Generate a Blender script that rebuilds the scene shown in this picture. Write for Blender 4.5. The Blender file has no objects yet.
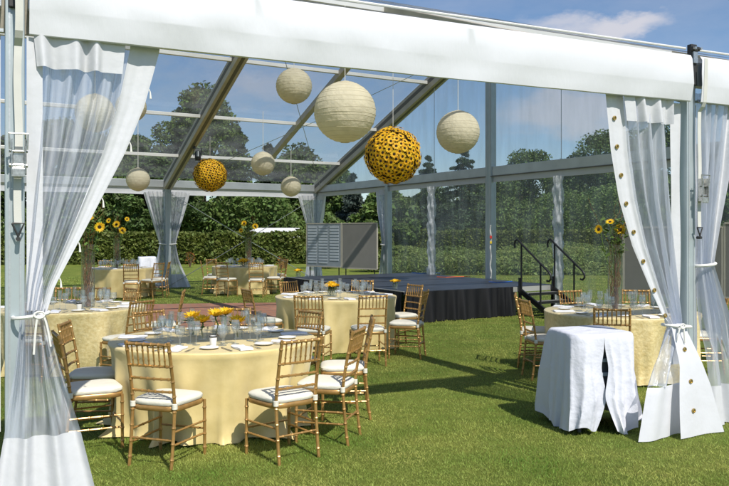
import bpy, math, random
import numpy as np
from mathutils import Vector, Matrix
R = math.radians
random.seed(7); RNG = np.random.default_rng(7)
scn = bpy.context.scene; COL = scn.collection

# ------------------------------------------------------------------ camera
CAM_H = 1.72; F_PX = 785.0; CX = 364.5; HY = 232.0
cam_d = bpy.data.cameras.new('camera'); cam = bpy.data.objects.new('camera', cam_d); COL.objects.link(cam)
cam_d.sensor_width = 36; cam_d.lens = 36 * F_PX / 729; cam_d.shift_y = -(243 - HY) / 729
cam_d.clip_start = .05; cam_d.clip_end = 3000
cam.location = (0, 0, CAM_H); cam.rotation_euler = (R(90), 0, 0); scn.camera = cam

# ------------------------------------------------------------------ light
SUN_EL = 49.0
sun_to = Vector((.5, -.87, 0)).normalized() * math.cos(R(SUN_EL)) + Vector((0, 0, math.sin(R(SUN_EL))))
sd = bpy.data.lights.new('sun', 'SUN'); sd.energy = 4.5; sd.angle = R(.5); sd.color = (1, .95, .86)
so = bpy.data.objects.new('sun', sd); COL.objects.link(so)
so.rotation_euler = sun_to.to_track_quat('Z', 'Y').to_euler()
scn.view_settings.view_transform = 'Standard'; scn.view_settings.look = 'None'
scn.view_settings.exposure = 0.26; scn.view_settings.gamma = 1
scn.cycles.transparent_max_bounces = 32; scn.cycles.max_bounces = 8

world = bpy.data.worlds.new('World'); scn.world = world; world.use_nodes = True
wn = world.node_tree; wn.nodes.clear()
def N(nt, t, **kw):
    n = nt.nodes.new(t)
    for k, v in kw.items(): setattr(n, k, v)
    return n
sky = N(wn, 'ShaderNodeTexSky', sky_type='NISHITA', sun_disc=False)
sky.sun_elevation = R(SUN_EL); sky.sun_rotation = math.atan2(sun_to.x, sun_to.y)
sky.altitude = 250; sky.air_density = .95; sky.dust_density = .55; sky.ozone_density = 4.0
tc = N(wn, 'ShaderNodeTexCoord')
# clouds: soft cumulus noise on the view direction, low banks over the horizon
mp = N(wn, 'ShaderNodeMapping'); mp.inputs['Scale'].default_value = (1, 1, 2.3)
wn.links.new(tc.outputs['Generated'], mp.inputs['Vector'])
cn = N(wn, 'ShaderNodeTexNoise'); cn.inputs['Scale'].default_value = 5.2; cn.inputs['Detail'].default_value = 9; cn.inputs['Roughness'].default_value = .58
wn.links.new(mp.outputs[0], cn.inputs['Vector'])
cr = N(wn, 'ShaderNodeValToRGB'); cr.color_ramp.elements[0].position = .5; cr.color_ramp.elements[1].position = .72
wn.links.new(cn.outputs['Fac'], cr.inputs['Fac'])
def blob(dirv, r0, r1):
    d = N(wn, 'ShaderNodeVectorMath', operation='DISTANCE'); d.inputs[1].default_value = Vector(dirv).normalized()
    wob = N(wn, 'ShaderNodeVectorMath', operation='MULTIPLY_ADD'); wob.inputs[1].default_value = (.09, .09, .09)
    n2 = N(wn, 'ShaderNodeTexNoise'); n2.inputs['Scale'].default_value = 14; n2.inputs['Detail'].default_value = 8
    n2.inputs['Roughness'].default_value = .6
    wn.links.new(mp.outputs[0], n2.inputs['Vector']); wn.links.new(n2.outputs['Color'], wob.inputs[0])
    wn.links.new(tc.outputs['Generated'], wob.inputs[2])
    s = N(wn, 'ShaderNodeVectorMath', operation='SUBTRACT'); s.inputs[1].default_value = (.045, .045, .045)
    wn.links.new(wob.outputs[0], s.inputs[0])
    sc = N(wn, 'ShaderNodeVectorMath', operation='SUBTRACT'); sc.inputs[1].default_value = Vector(dirv).normalized()
    wn.links.new(s.outputs[0], sc.inputs[0])
    st = N(wn, 'ShaderNodeVectorMath', operation='MULTIPLY'); st.inputs[1].default_value = (1, 1, 2.9)
    wn.links.new(sc.outputs[0], st.inputs[0])
    ln = N(wn, 'ShaderNodeVectorMath', operation='LENGTH'); wn.links.new(st.outputs[0], ln.inputs[0])
    m = N(wn, 'ShaderNodeMapRange', interpolation_type='SMOOTHSTEP'); m.inputs[1].default_value = r1; m.inputs[2].default_value = r0
    m.inputs[3].default_value = 0; m.inputs[4].default_value = 1
    wn.links.new(ln.outputs['Value'], m.inputs[0]); return m
def mx(a, b, op='MAXIMUM', v=None):
    m = N(wn, 'ShaderNodeMath', operation=op); wn.links.new(a.outputs[0], m.inputs[0])
    if b is not None: wn.links.new(b.outputs[0], m.inputs[1])
    else: m.inputs[1].default_value = v
    return m
b1 = blob((.325, 1, .262), .02, .085); b2 = blob((.26, 1, .262), .01, .075); b3 = blob((.27, 1, .15), .03, .13)
b4 = blob((-.13, 1, .19), .02, .11); b5 = blob((-.05, 1, .31), .0, .05)
fac = mx(mx(mx(b1, None, 'MULTIPLY', .8), mx(b2, None, 'MULTIPLY', .6)), mx(mx(b3, None, 'MULTIPLY', .6), mx(b4, None, 'MULTIPLY', .38)))
fac = mx(fac, mx(cr, None, 'MULTIPLY', .16))
mixc = N(wn, 'ShaderNodeMixRGB'); mixc.inputs['Color2'].default_value = (6.2, 6.0, 6.3, 1)
wn.links.new(fac.outputs[0], mixc.inputs['Fac']); wn.links.new(sky.outputs[0], mixc.inputs['Color1'])
bg = N(wn, 'ShaderNodeBackground'); bg.inputs['Strength'].default_value = .102
wo = N(wn, 'ShaderNodeOutputWorld')
wn.links.new(mixc.outputs[0], bg.inputs['Color']); wn.links.new(bg.outputs[0], wo.inputs['Surface'])

# ------------------------------------------------------------------ helpers
def tag(o, label=None, cat=None, group=None, kind=None):
    if label: o['label'] = label
    if cat: o['category'] = cat
    if group: o['group'] = group
    if kind: o['kind'] = kind
    return o
def empty(name, loc, rz=0, label=None, cat=None, group=None):
    o = bpy.data.objects.new(name, None); COL.objects.link(o); o.empty_display_size = .2
    o.location = loc; o.rotation_euler = (0, 0, rz); return tag(o, label, cat, group)
def copy_tree(o, parent=None):
    c = o.copy(); COL.objects.link(c)
    if parent is not None: c.parent = parent
    for ch in o.children: copy_tree(ch, c)
    return c
def P(px, d): return ((px - CX) / F_PX * d, d)          # ground plan of a bearing and a distance

class MB:
    def __init__(s): s.v = []; s.f = []; s.m = []
    def add(s, vs, fs, mi=0):
        o = len(s.v); s.v.extend([tuple(v) for v in vs]); s.f.extend([tuple(i + o for i in f) for f in fs]); s.m.extend([mi] * len(fs)); return s
    def box(s, c, size, rot=None, mi=0, taper=1):
        hx, hy, hz = size[0] / 2, size[1] / 2, size[2] / 2; vs = []
        for z in (-1, 1):
            t = taper if z > 0 else 1
            for x, y in ((-1, -1), (1, -1), (1, 1), (-1, 1)):
                p = Vector((x * hx * t, y * hy * t, z * hz))
                if rot is not None: p = rot @ p
                vs.append(p + Vector(c))
        return s.add(vs, [(0, 3, 2, 1), (4, 5, 6, 7), (0, 1, 5, 4), (1, 2, 6, 5), (2, 3, 7, 6), (3, 0, 4, 7)], mi)
    def bar(s, a, b, w, h, up=(0, 0, 1), mi=0):
        a, b = Vector(a), Vector(b); d = (b - a).normalized(); u = Vector(up); x = d.cross(u)
        if x.length < 1e-4: x = d.cross(Vector((1, 0, 0)))
        x.normalize(); z = x.cross(d)
        vs = [p + x * sx * w / 2 + z * sz * h / 2 for p in (a, b) for sx, sz in ((-1, -1), (1, -1), (1, 1), (-1, 1))]
        return s.add(vs, [(0, 1, 2, 3), (7, 6, 5, 4), (0, 4, 5, 1), (1, 5, 6, 2), (2, 6, 7, 3), (3, 7, 4, 0)], mi)
    def tube(s, pts, rad, seg=8, caps=True, mi=0):
        pts = [Vector(p) for p in pts]; n = len(pts)
        if not hasattr(rad, '__len__'): rad = [rad] * n
        vs = []; ref = None
        for i, p in enumerate(pts):
            t = (pts[min(i + 1, n - 1)] - pts[max(i - 1, 0)]).normalized()
            if ref is None:
                ref = Vector((1, 0, 0)) if abs(t.x) < .8 else Vector((0, 1, 0))
            x = (ref - t * ref.dot(t)).normalized(); ref = x; y = t.cross(x)
            for k in range(seg):
                a = 2 * math.pi * k / seg; vs.append(p + (x * math.cos(a) + y * math.sin(a)) * rad[i])
        fs = [(i * seg + k, i * seg + (k + 1) % seg, (i + 1) * seg + (k + 1) % seg, (i + 1) * seg + k) for i in range(n - 1) for k in range(seg)]
        if caps: fs += [tuple(range(seg))[::-1], tuple((n - 1) * seg + k for k in range(seg))]
        return s.add(vs, fs, mi)
    def lathe(s, prof, seg=20, c=(0, 0, 0), mi=0):
        vs = [(c[0] + r * math.cos(2 * math.pi * k / seg), c[1] + r * math.sin(2 * math.pi * k / seg), c[2] + z) for r, z in prof for k in range(seg)]
        fs = [(i * seg + k, i * seg + (k + 1) % seg, (i + 1) * seg + (k + 1) % seg, (i + 1) * seg + k) for i in range(len(prof) - 1) for k in range(seg)]
        return s.add(vs, fs, mi)
    def grid(s, rows, close=False, mi=0):
        n = len(rows[0]); vs = [p for r in rows for p in r]
        fs = [(i * n + k, i * n + (k + 1) % n, (i + 1) * n + (k + 1) % n, (i + 1) * n + k) for i in range(len(rows) - 1) for k in range(n if close else n - 1)]
        return s.add(vs, fs, mi)
    def mesh(s, name, mats, smooth=True, sharp=40):
        me = bpy.data.meshes.new(name); me.from_pydata(s.v, [], s.f)
        mats = mats if isinstance(mats, (list, tuple)) else [mats]
        for m in mats: me.materials.append(m)
        if len(mats) > 1: me.polygons.foreach_set('material_index', s.m)
        if smooth:
            me.polygons.foreach_set('use_smooth', [True] * len(me.polygons))
            try: me.set_sharp_from_angle(angle=R(sharp))
            except Exception: pass
        me.update(); return me
    def build(s, name, mats, parent=None, smooth=True, loc=None, rz=0, sharp=40, bevel=0, solid=0):
        o = bpy.data.objects.new(name, s.mesh(name, mats, smooth, sharp)); COL.objects.link(o)
        if parent is not None: o.parent = parent
        if loc is not None: o.location = loc
        o.rotation_euler.z = rz
        if bevel:
            b = o.modifiers.new('bevel', 'BEVEL'); b.width = bevel; b.segments = 2; b.limit_method = 'ANGLE'
        if solid and name == 'webbing':
            b = o.modifiers.new('solid', 'SOLIDIFY'); b.thickness = solid; b.offset = 0
        return o
def np_mesh(name, verts, nper, mats, parent=None, smooth=False, loc=None):
    """verts: (n, nper, 3): n separate n-gons"""
    n = len(verts); me = bpy.data.meshes.new(name); me.vertices.add(n * nper); me.loops.add(n * nper); me.polygons.add(n)
    me.vertices.foreach_set('co', np.ascontiguousarray(verts, dtype=np.float32).ravel())
    me.loops.foreach_set('vertex_index', np.arange(n * nper, dtype=np.int32))
    me.polygons.foreach_set('loop_start', np.arange(0, n * nper, nper, dtype=np.int32))
    try: me.polygons.foreach_set('loop_total', np.full(n, nper, dtype=np.int32))
    except Exception: pass
    me.materials.append(mats); me.update(calc_edges=True)
    o = bpy.data.objects.new(name, me); COL.objects.link(o)
    if parent is not None: o.parent = parent
    if loc is not None: o.location = loc
    return o

# ------------------------------------------------------------------ materials
def mat(name, col, rough=.6, metal=0, var=0, vscale=6, bump=0, bscale=30, col2=None, spec=.5, detail=5, coords='Object', sheen=0, stretch=None, trans=0, island=0):
    m = bpy.data.materials.new(name); m.use_nodes = True; nt = m.node_tree; b = nt.nodes['Principled BSDF']
    b.inputs['Base Color'].default_value = (*col, 1); b.inputs['Roughness'].default_value = rough; b.inputs['Metallic'].default_value = metal
    b.inputs['Specular IOR Level'].default_value = spec
    if sheen: b.inputs['Sheen Weight'].default_value = sheen
    t = nt.nodes.new('ShaderNodeTexCoord'); vec = t.outputs[coords]
    if stretch:
        mpn = nt.nodes.new('ShaderNodeMapping'); mpn.inputs['Scale'].default_value = stretch; nt.links.new(vec, mpn.inputs[0]); vec = mpn.outputs[0]
    colout = None
    if var or col2:
        n = nt.nodes.new('ShaderNodeTexNoise'); n.inputs['Scale'].default_value = vscale; n.inputs['Detail'].default_value = detail
        nt.links.new(vec, n.inputs['Vector']); r = nt.nodes.new('ShaderNodeValToRGB')
        c2 = col2 if col2 else tuple(c * (1 - var) for c in col); c1 = col if col2 else tuple(min(1, c * (1 + var)) for c in col)
        r.color_ramp.elements[0].color = (*c2, 1); r.color_ramp.elements[1].color = (*c1, 1)
        r.color_ramp.elements[0].position = .33; r.color_ramp.elements[1].position = .67
        nt.links.new(n.outputs['Fac'], r.inputs['Fac']); colout = r.outputs['Color']
    if island:
        g = nt.nodes.new('ShaderNodeNewGeometry'); hs = nt.nodes.new('ShaderNodeHueSaturation'); ma = nt.nodes.new('ShaderNodeMapRange')
        ma.inputs[3].default_value = 1 - island; ma.inputs[4].default_value = 1 + island
        nt.links.new(g.outputs['Random Per Island'], ma.inputs[0]); nt.links.new(ma.outputs[0], hs.inputs['Value'])
        mh = nt.nodes.new('ShaderNodeMapRange'); mh.inputs[3].default_value = .485; mh.inputs[4].default_value = .515
        nt.links.new(g.outputs['Random Per Island'], mh.inputs[0]); nt.links.new(mh.outputs[0], hs.inputs['Hue'])
        if colout is not None: nt.links.new(colout, hs.inputs['Color'])
        else: hs.inputs['Color'].default_value = (*col, 1)
        colout = hs.outputs['Color']
    if colout is not None: nt.links.new(colout, b.inputs['Base Color'])
    if bump:
        n = nt.nodes.new('ShaderNodeTexNoise'); n.inputs['Scale'].default_value = bscale; n.inputs['Detail'].default_value = 6
        nt.links.new(vec, n.inputs['Vector']); bn = nt.nodes.new('ShaderNodeBump'); bn.inputs['Strength'].default_value = bump
        bn.inputs['Distance'].default_value = .05; nt.links.new(n.outputs['Fac'], bn.inputs['Height']); nt.links.new(bn.outputs[0], b.inputs['Normal'])
    if trans:
        tr = nt.nodes.new('ShaderNodeBsdfTranslucent'); mxs = nt.nodes.new('ShaderNodeMixShader'); mxs.inputs[0].default_value = trans
        if colout is not None: nt.links.new(colout, tr.inputs['Color'])
        else: tr.inputs['Color'].default_value = (*col, 1)
        out = nt.nodes['Material Output']; nt.links.new(b.outputs[0], mxs.inputs[1]); nt.links.new(tr.outputs[0], mxs.inputs[2]); nt.links.new(mxs.outputs[0], out.inputs['Surface'])
    return m
def clear_mat(name, haze=.06, tint=(.93, .95, .96), gloss=.06, rough=.06, bscale=(1.2, 1.2, .5), bump=.35, hazecol=(.82, .85, .9), streak=1.0, graze=1.0):
    m = bpy.data.materials.new(name); m.use_nodes = True; nt = m.node_tree; nt.nodes.clear()
    out = nt.nodes.new('ShaderNodeOutputMaterial'); t = nt.nodes.new('ShaderNodeTexCoord'); mpn = nt.nodes.new('ShaderNodeMapping')
    mpn.inputs['Scale'].default_value = bscale; nt.links.new(t.outputs['Object'], mpn.inputs[0])
    n = nt.nodes.new('ShaderNodeTexNoise'); n.inputs['Scale'].default_value = 3; n.inputs['Detail'].default_value = 6; nt.links.new(mpn.outputs[0], n.inputs['Vector'])
    bn = nt.nodes.new('ShaderNodeBump'); bn.inputs['Strength'].default_value = bump; bn.inputs['Distance'].default_value = .08; nt.links.new(n.outputs['Fac'], bn.inputs['Height'])
    tr = nt.nodes.new('ShaderNodeBsdfTransparent'); tr.inputs[0].default_value = (*tint, 1)
    lt = nt.nodes.new('ShaderNodeLayerWeight'); lt.inputs[0].default_value = .5
    tm = nt.nodes.new('ShaderNodeMixRGB'); tm.inputs[1].default_value = (*tint, 1); tm.inputs[2].default_value = (*[c * graze for c in tint], 1)
    tp = nt.nodes.new('ShaderNodeMath'); tp.operation = 'POWER'; tp.inputs[1].default_value = 1.3; nt.links.new(lt.outputs['Facing'], tp.inputs[0]); nt.links.new(tp.outputs[0], tm.inputs[0]); nt.links.new(tm.outputs[0], tr.inputs[0])
    gl = nt.nodes.new('ShaderNodeBsdfGlossy'); gl.inputs['Roughness'].default_value = rough; nt.links.new(bn.outputs[0], gl.inputs['Normal'])
    df = nt.nodes.new('ShaderNodeBsdfDiffuse'); df.inputs[0].default_value = (*hazecol, 1)
    tl = nt.nodes.new('ShaderNodeBsdfTranslucent'); tl.inputs[0].default_value = (*hazecol, 1)
    md = nt.nodes.new('ShaderNodeMixShader'); md.inputs[0].default_value = .45; nt.links.new(df.outputs[0], md.inputs[1]); nt.links.new(tl.outputs[0], md.inputs[2])
    lw = nt.nodes.new('ShaderNodeLayerWeight'); lw.inputs[0].default_value = .5; nt.links.new(bn.outputs[0], lw.inputs['Normal'])
    pw = nt.nodes.new('ShaderNodeMath'); pw.operation = 'POWER'; pw.inputs[1].default_value = 3; nt.links.new(lw.outputs['Facing'], pw.inputs[0])
    fr = nt.nodes.new('ShaderNodeMath'); fr.operation = 'MULTIPLY_ADD'; fr.inputs[1].default_value = .55; fr.inputs[2].default_value = .05; nt.links.new(pw.outputs[0], fr.inputs[0])
    fm = nt.nodes.new('ShaderNodeMath'); fm.operation = 'MULTIPLY'; fm.inputs[1].default_value = gloss * 12; fm.use_clamp = True; nt.links.new(fr.outputs[0], fm.inputs[0])
    hm = nt.nodes.new('ShaderNodeMapRange'); hm.inputs[1].default_value = .35; hm.inputs[2].default_value = .7
    hm.inputs[3].default_value = haze * (1 - .6 * streak); hm.inputs[4].default_value = haze * (1 + .9 * streak); nt.links.new(n.outputs['Fac'], hm.inputs[0])
    m1 = nt.nodes.new('ShaderNodeMixShader'); nt.links.new(hm.outputs[0], m1.inputs[0]); nt.links.new(tr.outputs[0], m1.inputs[1]); nt.links.new(md.outputs[0], m1.inputs[2])
    m2 = nt.nodes.new('ShaderNodeMixShader'); nt.links.new(fm.outputs[0], m2.inputs[0]); nt.links.new(m1.outputs[0], m2.inputs[1]); nt.links.new(gl.outputs[0], m2.inputs[2])
    nt.links.new(m2.outputs[0], out.inputs['Surface']); return m

M = {}
M['vinyl'] = mat('white_vinyl', (.65, .662, .70), .42, bump=.18, bscale=2.6, var=.008, vscale=2, stretch=(2.2, 2.2, .8))
M['hem'] = mat('white_hem', (.70, .71, .745), .36, bump=.10, bscale=12, var=.012, vscale=4, trans=.2)
M['alu'] = mat('aluminium', (.52, .55, .57), .42, .55, var=.08, vscale=3, bump=.05, bscale=40)
M['alu_tan'] = mat('aluminium_beam', (.52, .475, .40), .5, .1, var=.1, vscale=3, bump=.05, bscale=40)
M['alu_dark'] = mat('beam_channel', (.16, .15, .13), .6, .2)
M['purlin'] = mat('purlin_white', (.78, .78, .76), .35, .2)
M['post'] = mat('post_paint', (.42, .48, .50), .4, .35, var=.06, vscale=4)
M['steel'] = mat('galvanised_steel', (.5, .5, .48), .3, .8, var=.2, vscale=60)
M['dark_steel'] = mat('dark_bracket', (.05, .05, .05), .5, .4)
M['web'] = mat('strap_webbing', (.58, .58, .54), .8, bump=.06, bscale=160, var=.05)
M['clear_roof'] = clear_mat('clear_roof_vinyl', haze=.12, tint=(.90, .91, .92), gloss=.035, bscale=(.5, .5, .5), graze=.42)
M['clear_wall'] = clear_mat('clear_wall_vinyl', haze=.165, tint=(.88, .90, .90), gloss=.035, bscale=(1.6, 1.6, .3), streak=.75, hazecol=(.75, .78, .76), graze=.5)
M['clear_curtain'] = clear_mat('clear_curtain_vinyl', haze=.50, tint=(.91, .92, .95), gloss=.075, rough=.13, bscale=(6, 6, .6), bump=.5, hazecol=(.8, .84, .92), streak=.5)
M['gathered'] = clear_mat('bunched_vinyl', haze=.48, tint=(.85, .88, .9), gloss=.08, rough=.15, bscale=(5, 5, 3), bump=.9, hazecol=(.75, .78, .82), streak=.5)
M['cord'] = mat('white_cord', (.75, .74, .7), .8)
M['brass'] = mat('brass', (.55, .38, .12), .3, .9)
M['cloth'] = mat('yellow_damask', (.74, .60, .29), .48, col2=(.66, .525, .235), vscale=9, detail=9, bump=.04, bscale=16, spec=.45, sheen=.2)
M['crinkle'] = mat('yellow_crinkle_cloth', (.76, .64, .34), .38, col2=(.62, .49, .22), vscale=26, detail=9, bump=.17, bscale=34, spec=.6, sheen=.2)
M['white_cloth'] = mat('white_cotton', (.62, .635, .71), .8, bump=.5, bscale=5.5, var=.02)
M['gold'] = mat('gold_chair_paint', (.43, .245, .08), .34, .45, var=.16, vscale=18, spec=.6)
M['cushion'] = mat('ivory_cushion', (.70, .67, .57), .7, bump=.15, bscale=14)
M['napkin'] = mat('napkin_cloth', (.78, .79, .84), .8, bump=.25, bscale=60)
M['china'] = mat('white_china', (.80, .80, .78), .15)
M['silver'] = mat('cutlery_steel', (.6, .6, .6), .2, 1)
M['glass'] = clear_mat('clear_glass', haze=.09, tint=(.95, .97, .98), gloss=.12, rough=.02, bump=0, hazecol=(.8, .85, .9))  # pale blue haze stands in for highlights on the drinking glasses
M['vase_glass'] = clear_mat('vase_glass', haze=.025, tint=(.96, .97, .98), gloss=.10, rough=.02, bump=0)
M['water'] = clear_mat('vase_water', haze=.06, tint=(.92, .94, .92), gloss=.05, rough=.05, bump=0)
M['petal'] = mat('sunflower_petal', (.95, .66, .02), .6, col2=(.93, .56, .012), vscale=60, trans=.3, island=.12)
M['petal_orange'] = mat('sunflower_petal_orange', (.97, .62, .03), .6, col2=(.94, .48, .014), vscale=12, trans=.25, island=.12)
M['disk'] = mat('sunflower_disk', (.055, .028, .010), .9, bump=.8, bscale=200, var=.3, vscale=90)
M['stem'] = mat('flower_stem', (.10, .17, .03), .7, island=.25)
M['twig'] = mat('willow_twig', (.26, .085, .03), .7, col2=(.11, .05, .02), vscale=20, island=.3)
M['moss'] = mat('dark_foam', (.05, .035, .010), .95, bump=.6, bscale=60)
M['paper'] = mat('lantern_paper', (.83, .765, .575), .8, var=.06, vscale=7, bump=.4, bscale=13, trans=.36)
M['wire'] = mat('lantern_wire', (.62, .55, .38), .7)
M['stage_top'] = mat('stage_deck', (.035, .04, .052), .42, var=.25, vscale=2.2, bump=.15, bscale=25, spec=.55)
M['skirt'] = mat('black_skirt', (.007, .007, .009), .6, spec=.35)
M['black'] = mat('black_powder_coat', (.012, .012, .013), .4)
M['tread'] = mat('stair_tread', (.18, .18, .17), .6, var=.15)
M['deck_edge'] = mat('deck_edge_aluminium', (.55, .55, .52), .4, .5)
M['board'] = mat('board_fabric', (.235, .225, .205), .9, var=.04, vscale=3, bump=.15, bscale=120)
M['board_cover'] = mat('board_plastic_cover', (.30, .34, .38), .25, var=.12, vscale=5)
M['card'] = mat('place_card', (.52, .57, .62), .6, var=.05)
M['blue_tape'] = mat('blue_cable', (.02, .12, .5), .5)
M['orange_tape'] = mat('orange_cable', (.75, .13, .03), .5)
M['red'] = mat('red_tag', (.6, .03, .02), .5); M['yellow'] = mat('yellow_tag', (.7, .5, .03), .5)
M['crate'] = mat('dark_grey_crate', (.11, .115, .13), .6)
M['van_paint'] = mat('white_van_paint', (.8, .8, .8), .25); M['van_glass'] = mat('van_window', (.02, .025, .03), .08); M['rubber'] = mat('tyre_rubber', (.02, .02, .02), .8)
def leafm(n, c, c2, sc, isl=.35, tr=.22): return mat(n, c, .6, col2=c2, vscale=sc, island=isl, trans=tr, spec=.3)
M['leaf_dark'] = leafm('leaf_dark', (.10, .155, .042), (.055, .095, .027), .5)
M['leaf_mid'] = leafm('leaf_mid', (.135, .20, .05), (.08, .13, .034), .6)
M['leaf_light'] = leafm('leaf_light', (.16, .20, .04), (.09, .13, .03), 1.2)
M['hedge_leaf'] = leafm('hedge_leaf', (.145, .17, .034), (.08, .115, .024), 1.4)
M['needle'] = leafm('spruce_needle', (.058, .095, .042), (.032, .058, .028), .6, tr=.1)
M['needle_blue'] = leafm('blue_spruce_needle', (.085, .115, .095), (.04, .06, .05), .8, tr=.1)
M['bark'] = mat('tree_bark', (.09, .065, .045), .9, bump=.8, bscale=12)
M['shade_core'] = mat('hedge_inner_shade', (.028, .034, .012), .95, var=.3, vscale=8)  # near-black colour painted for the shade among the hedge leaves
M['meadow'] = leafm('meadow_grass', (.25, .30, .085), (.13, .19, .05), .33, .4, .3)
M['blade'] = leafm('lawn_blade', (.46, .47, .125), (.19, .30, .05), 1.3, .45, .35)
M['orange_leaf'] = leafm('orange_leaf', (.30, .10, .02), (.15, .09, .02), 4)

# ------------------------------------------------------------------ ground
def lawn_material():
    m = bpy.data.materials.new('lawn'); m.use_nodes = True; nt = m.node_tree; b = nt.nodes['Principled BSDF']; b.inputs['Roughness'].default_value = .85
    b.inputs['Specular IOR Level'].default_value = .2
    t = nt.nodes.new('ShaderNodeTexCoord')
    def noise(sc, d=6, rg=.6):
        n = nt.nodes.new('ShaderNodeTexNoise'); n.inputs['Scale'].default_value = sc; n.inputs['Detail'].default_value = d; n.inputs['Roughness'].default_value = rg
        nt.links.new(t.outputs['Object'], n.inputs['Vector']); return n
    def ramp(n, c1, c2, a=.35, z=.65):
        r = nt.nodes.new('ShaderNodeValToRGB'); r.color_ramp.elements[0].color = (*c1, 1); r.color_ramp.elements[1].color = (*c2, 1)
        r.color_ramp.elements[0].position = a; r.color_ramp.elements[1].position = z; nt.links.new(n.outputs['Fac'], r.inputs['Fac']); return r
    r1 = ramp(noise(.9), (.145, .205, .036), (.24, .275, .062)); r2 = ramp(noise(60, 8, .7), (.45, .5, .4), (1.25, 1.2, 1.1), .3, .7)
    r3 = ramp(noise(6, 4), (.8, .85, .75), (1.15, 1.1, 1.1))
    m1 = nt.nodes.new('ShaderNodeMixRGB'); m1.blend_type = 'MULTIPLY'; m1.inputs[0].default_value = 1
    m2 = nt.nodes.new('ShaderNodeMixRGB'); m2.blend_type = 'MULTIPLY'; m2.inputs[0].default_value = 1
    nt.links.new(r1.outputs[0], m1.inputs[1]); nt.links.new(r2.outputs[0], m1.inputs[2]); nt.links.new(m1.outputs[0], m2.inputs[1]); nt.links.new(r3.outputs[0], m2.inputs[2])
    nt.links.new(m2.outputs[0], b.inputs['Base Color'])
    bn = nt.nodes.new('ShaderNodeBump'); bn.inputs['Strength'].default_value = .8; bn.inputs['Distance'].default_value = .03
    nt.links.new(noise(90, 5, .7).outputs['Fac'], bn.inputs['Height']); nt.links.new(bn.outputs[0], b.inputs['Normal'])
    return m
g = MB(); g.add([(-1500, -300, 0), (1500, -300, 0), (1500, 2200, 0), (-1500, 2200, 0)], [(0, 1, 2, 3)])
tag(g.build('lawn', lawn_material(), smooth=False), kind='structure')

PATIO = [P(20, 18.3), P(283, 19.1), P(292, 13.9), P(-30, 13.2)]
def brick_material():
    m = bpy.data.materials.new('brick_paving'); m.use_nodes = True; nt = m.node_tree; b = nt.nodes['Principled BSDF']; b.inputs['Roughness'].default_value = .9
    t = nt.nodes.new('ShaderNodeTexCoord'); mpn = nt.nodes.new('ShaderNodeMapping'); mpn.inputs['Rotation'].default_value = (0, 0, R(30)); nt.links.new(t.outputs['Object'], mpn.inputs[0])
    br = nt.nodes.new('ShaderNodeTexBrick'); br.inputs['Scale'].default_value = 1; br.inputs['Brick Width'].default_value = .2; br.inputs['Row Height'].default_value = .1
    br.inputs['Mortar Size'].default_value = .009; br.inputs['Color1'].default_value = (.40, .175, .095, 1); br.inputs['Color2'].default_value = (.29, .125, .075, 1); br.inputs['Mortar'].default_value = (.22, .17, .13, 1)
    nt.links.new(mpn.outputs[0], br.inputs['Vector'])
    n = nt.nodes.new('ShaderNodeTexNoise'); n.inputs['Scale'].default_value = 1.3; n.inputs['Detail'].default_value = 6; nt.links.new(t.outputs['Object'], n.inputs['Vector'])
    mm = nt.nodes.new('ShaderNodeMixRGB'); mm.blend_type = 'MULTIPLY'; mm.inputs[0].default_value = .5; nt.links.new(br.outputs[0], mm.inputs[1]); nt.links.new(n.outputs['Fac'], mm.inputs[2])
    hs = nt.nodes.new('ShaderNodeHueSaturation'); hs.inputs['Value'].default_value = 1.3; nt.links.new(mm.outputs[0], hs.inputs['Color'])
    nt.links.new(hs.outputs[0], b.inputs['Base Color']); return m
g = MB(); g.add([(x, y, .006) for x, y in PATIO], [(3, 2, 1, 0)]); g.f = [(0, 3, 2, 1)]
tag(g.build('brick_patio', brick_material(), smooth=False), kind='structure')

def in_quad(x, y, q):
    ok = np.ones_like(x, dtype=bool)
    for i in range(4):
        (x0, y0), (x1, y1) = q[i], q[(i + 1) % 4]
        ok &= ((x1 - x0) * (y - y0) - (y1 - y0) * (x - x0)) < 0
    return ok
def blades(n, d0, d1, h0, h1, w, spread, name, m, power=1.0, zmax=.0, xoff=(0, 0)):
    u = RNG.random(n); d = d0 * (d1 / d0) ** u if power == 1 else d0 + (d1 - d0) * u
    x = (RNG.random(n) * 2 - 1) * spread * d + xoff[0]; y = d
    k = ~in_quad(x, y, PATIO); x, y, d = x[k], y[k], d[k]; n = len(x)
    h = h0 + (h1 - h0) * RNG.random(n); a = RNG.random(n) * 6.283; ww = w * (.7 + .6 * RNG.random(n)) * np.maximum(1, d / 8)
    lean = RNG.normal(0, .6, (n, 2)) * h[:, None]
    cl = np.sin(x * 3.1 + 1.3 * np.sin(y * 2.3)) * np.cos(y * 2.7 + np.sin(x * 1.9)); h = h * (1 + .25 * cl)
    v = np.zeros((n, 4, 3)); dx, dy = np.cos(a) * ww, np.sin(a) * ww
    v[:, 0] = np.stack([x - dx, y - dy, np.zeros(n)], 1); v[:, 1] = np.stack([x + dx, y + dy, np.zeros(n)], 1)
    v[:, 2] = np.stack([x + dx * .6 + lean[:, 0] * .5, y + dy * .6 + lean[:, 1] * .5, h * .6], 1)
    v[:, 3] = np.stack([x + lean[:, 0], y + lean[:, 1], h], 1)
    return tag(np_mesh(name, v, 4, m), 'short mown green lawn grass', 'grass', kind='stuff')
blades(460000, 4.3, 15, .008, .023, .0019, .62, 'lawn_grass', M['blade'])
blades(70000, 15, 30, .012, .035, .003, .5, 'lawn_grass', M['blade'])

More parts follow.
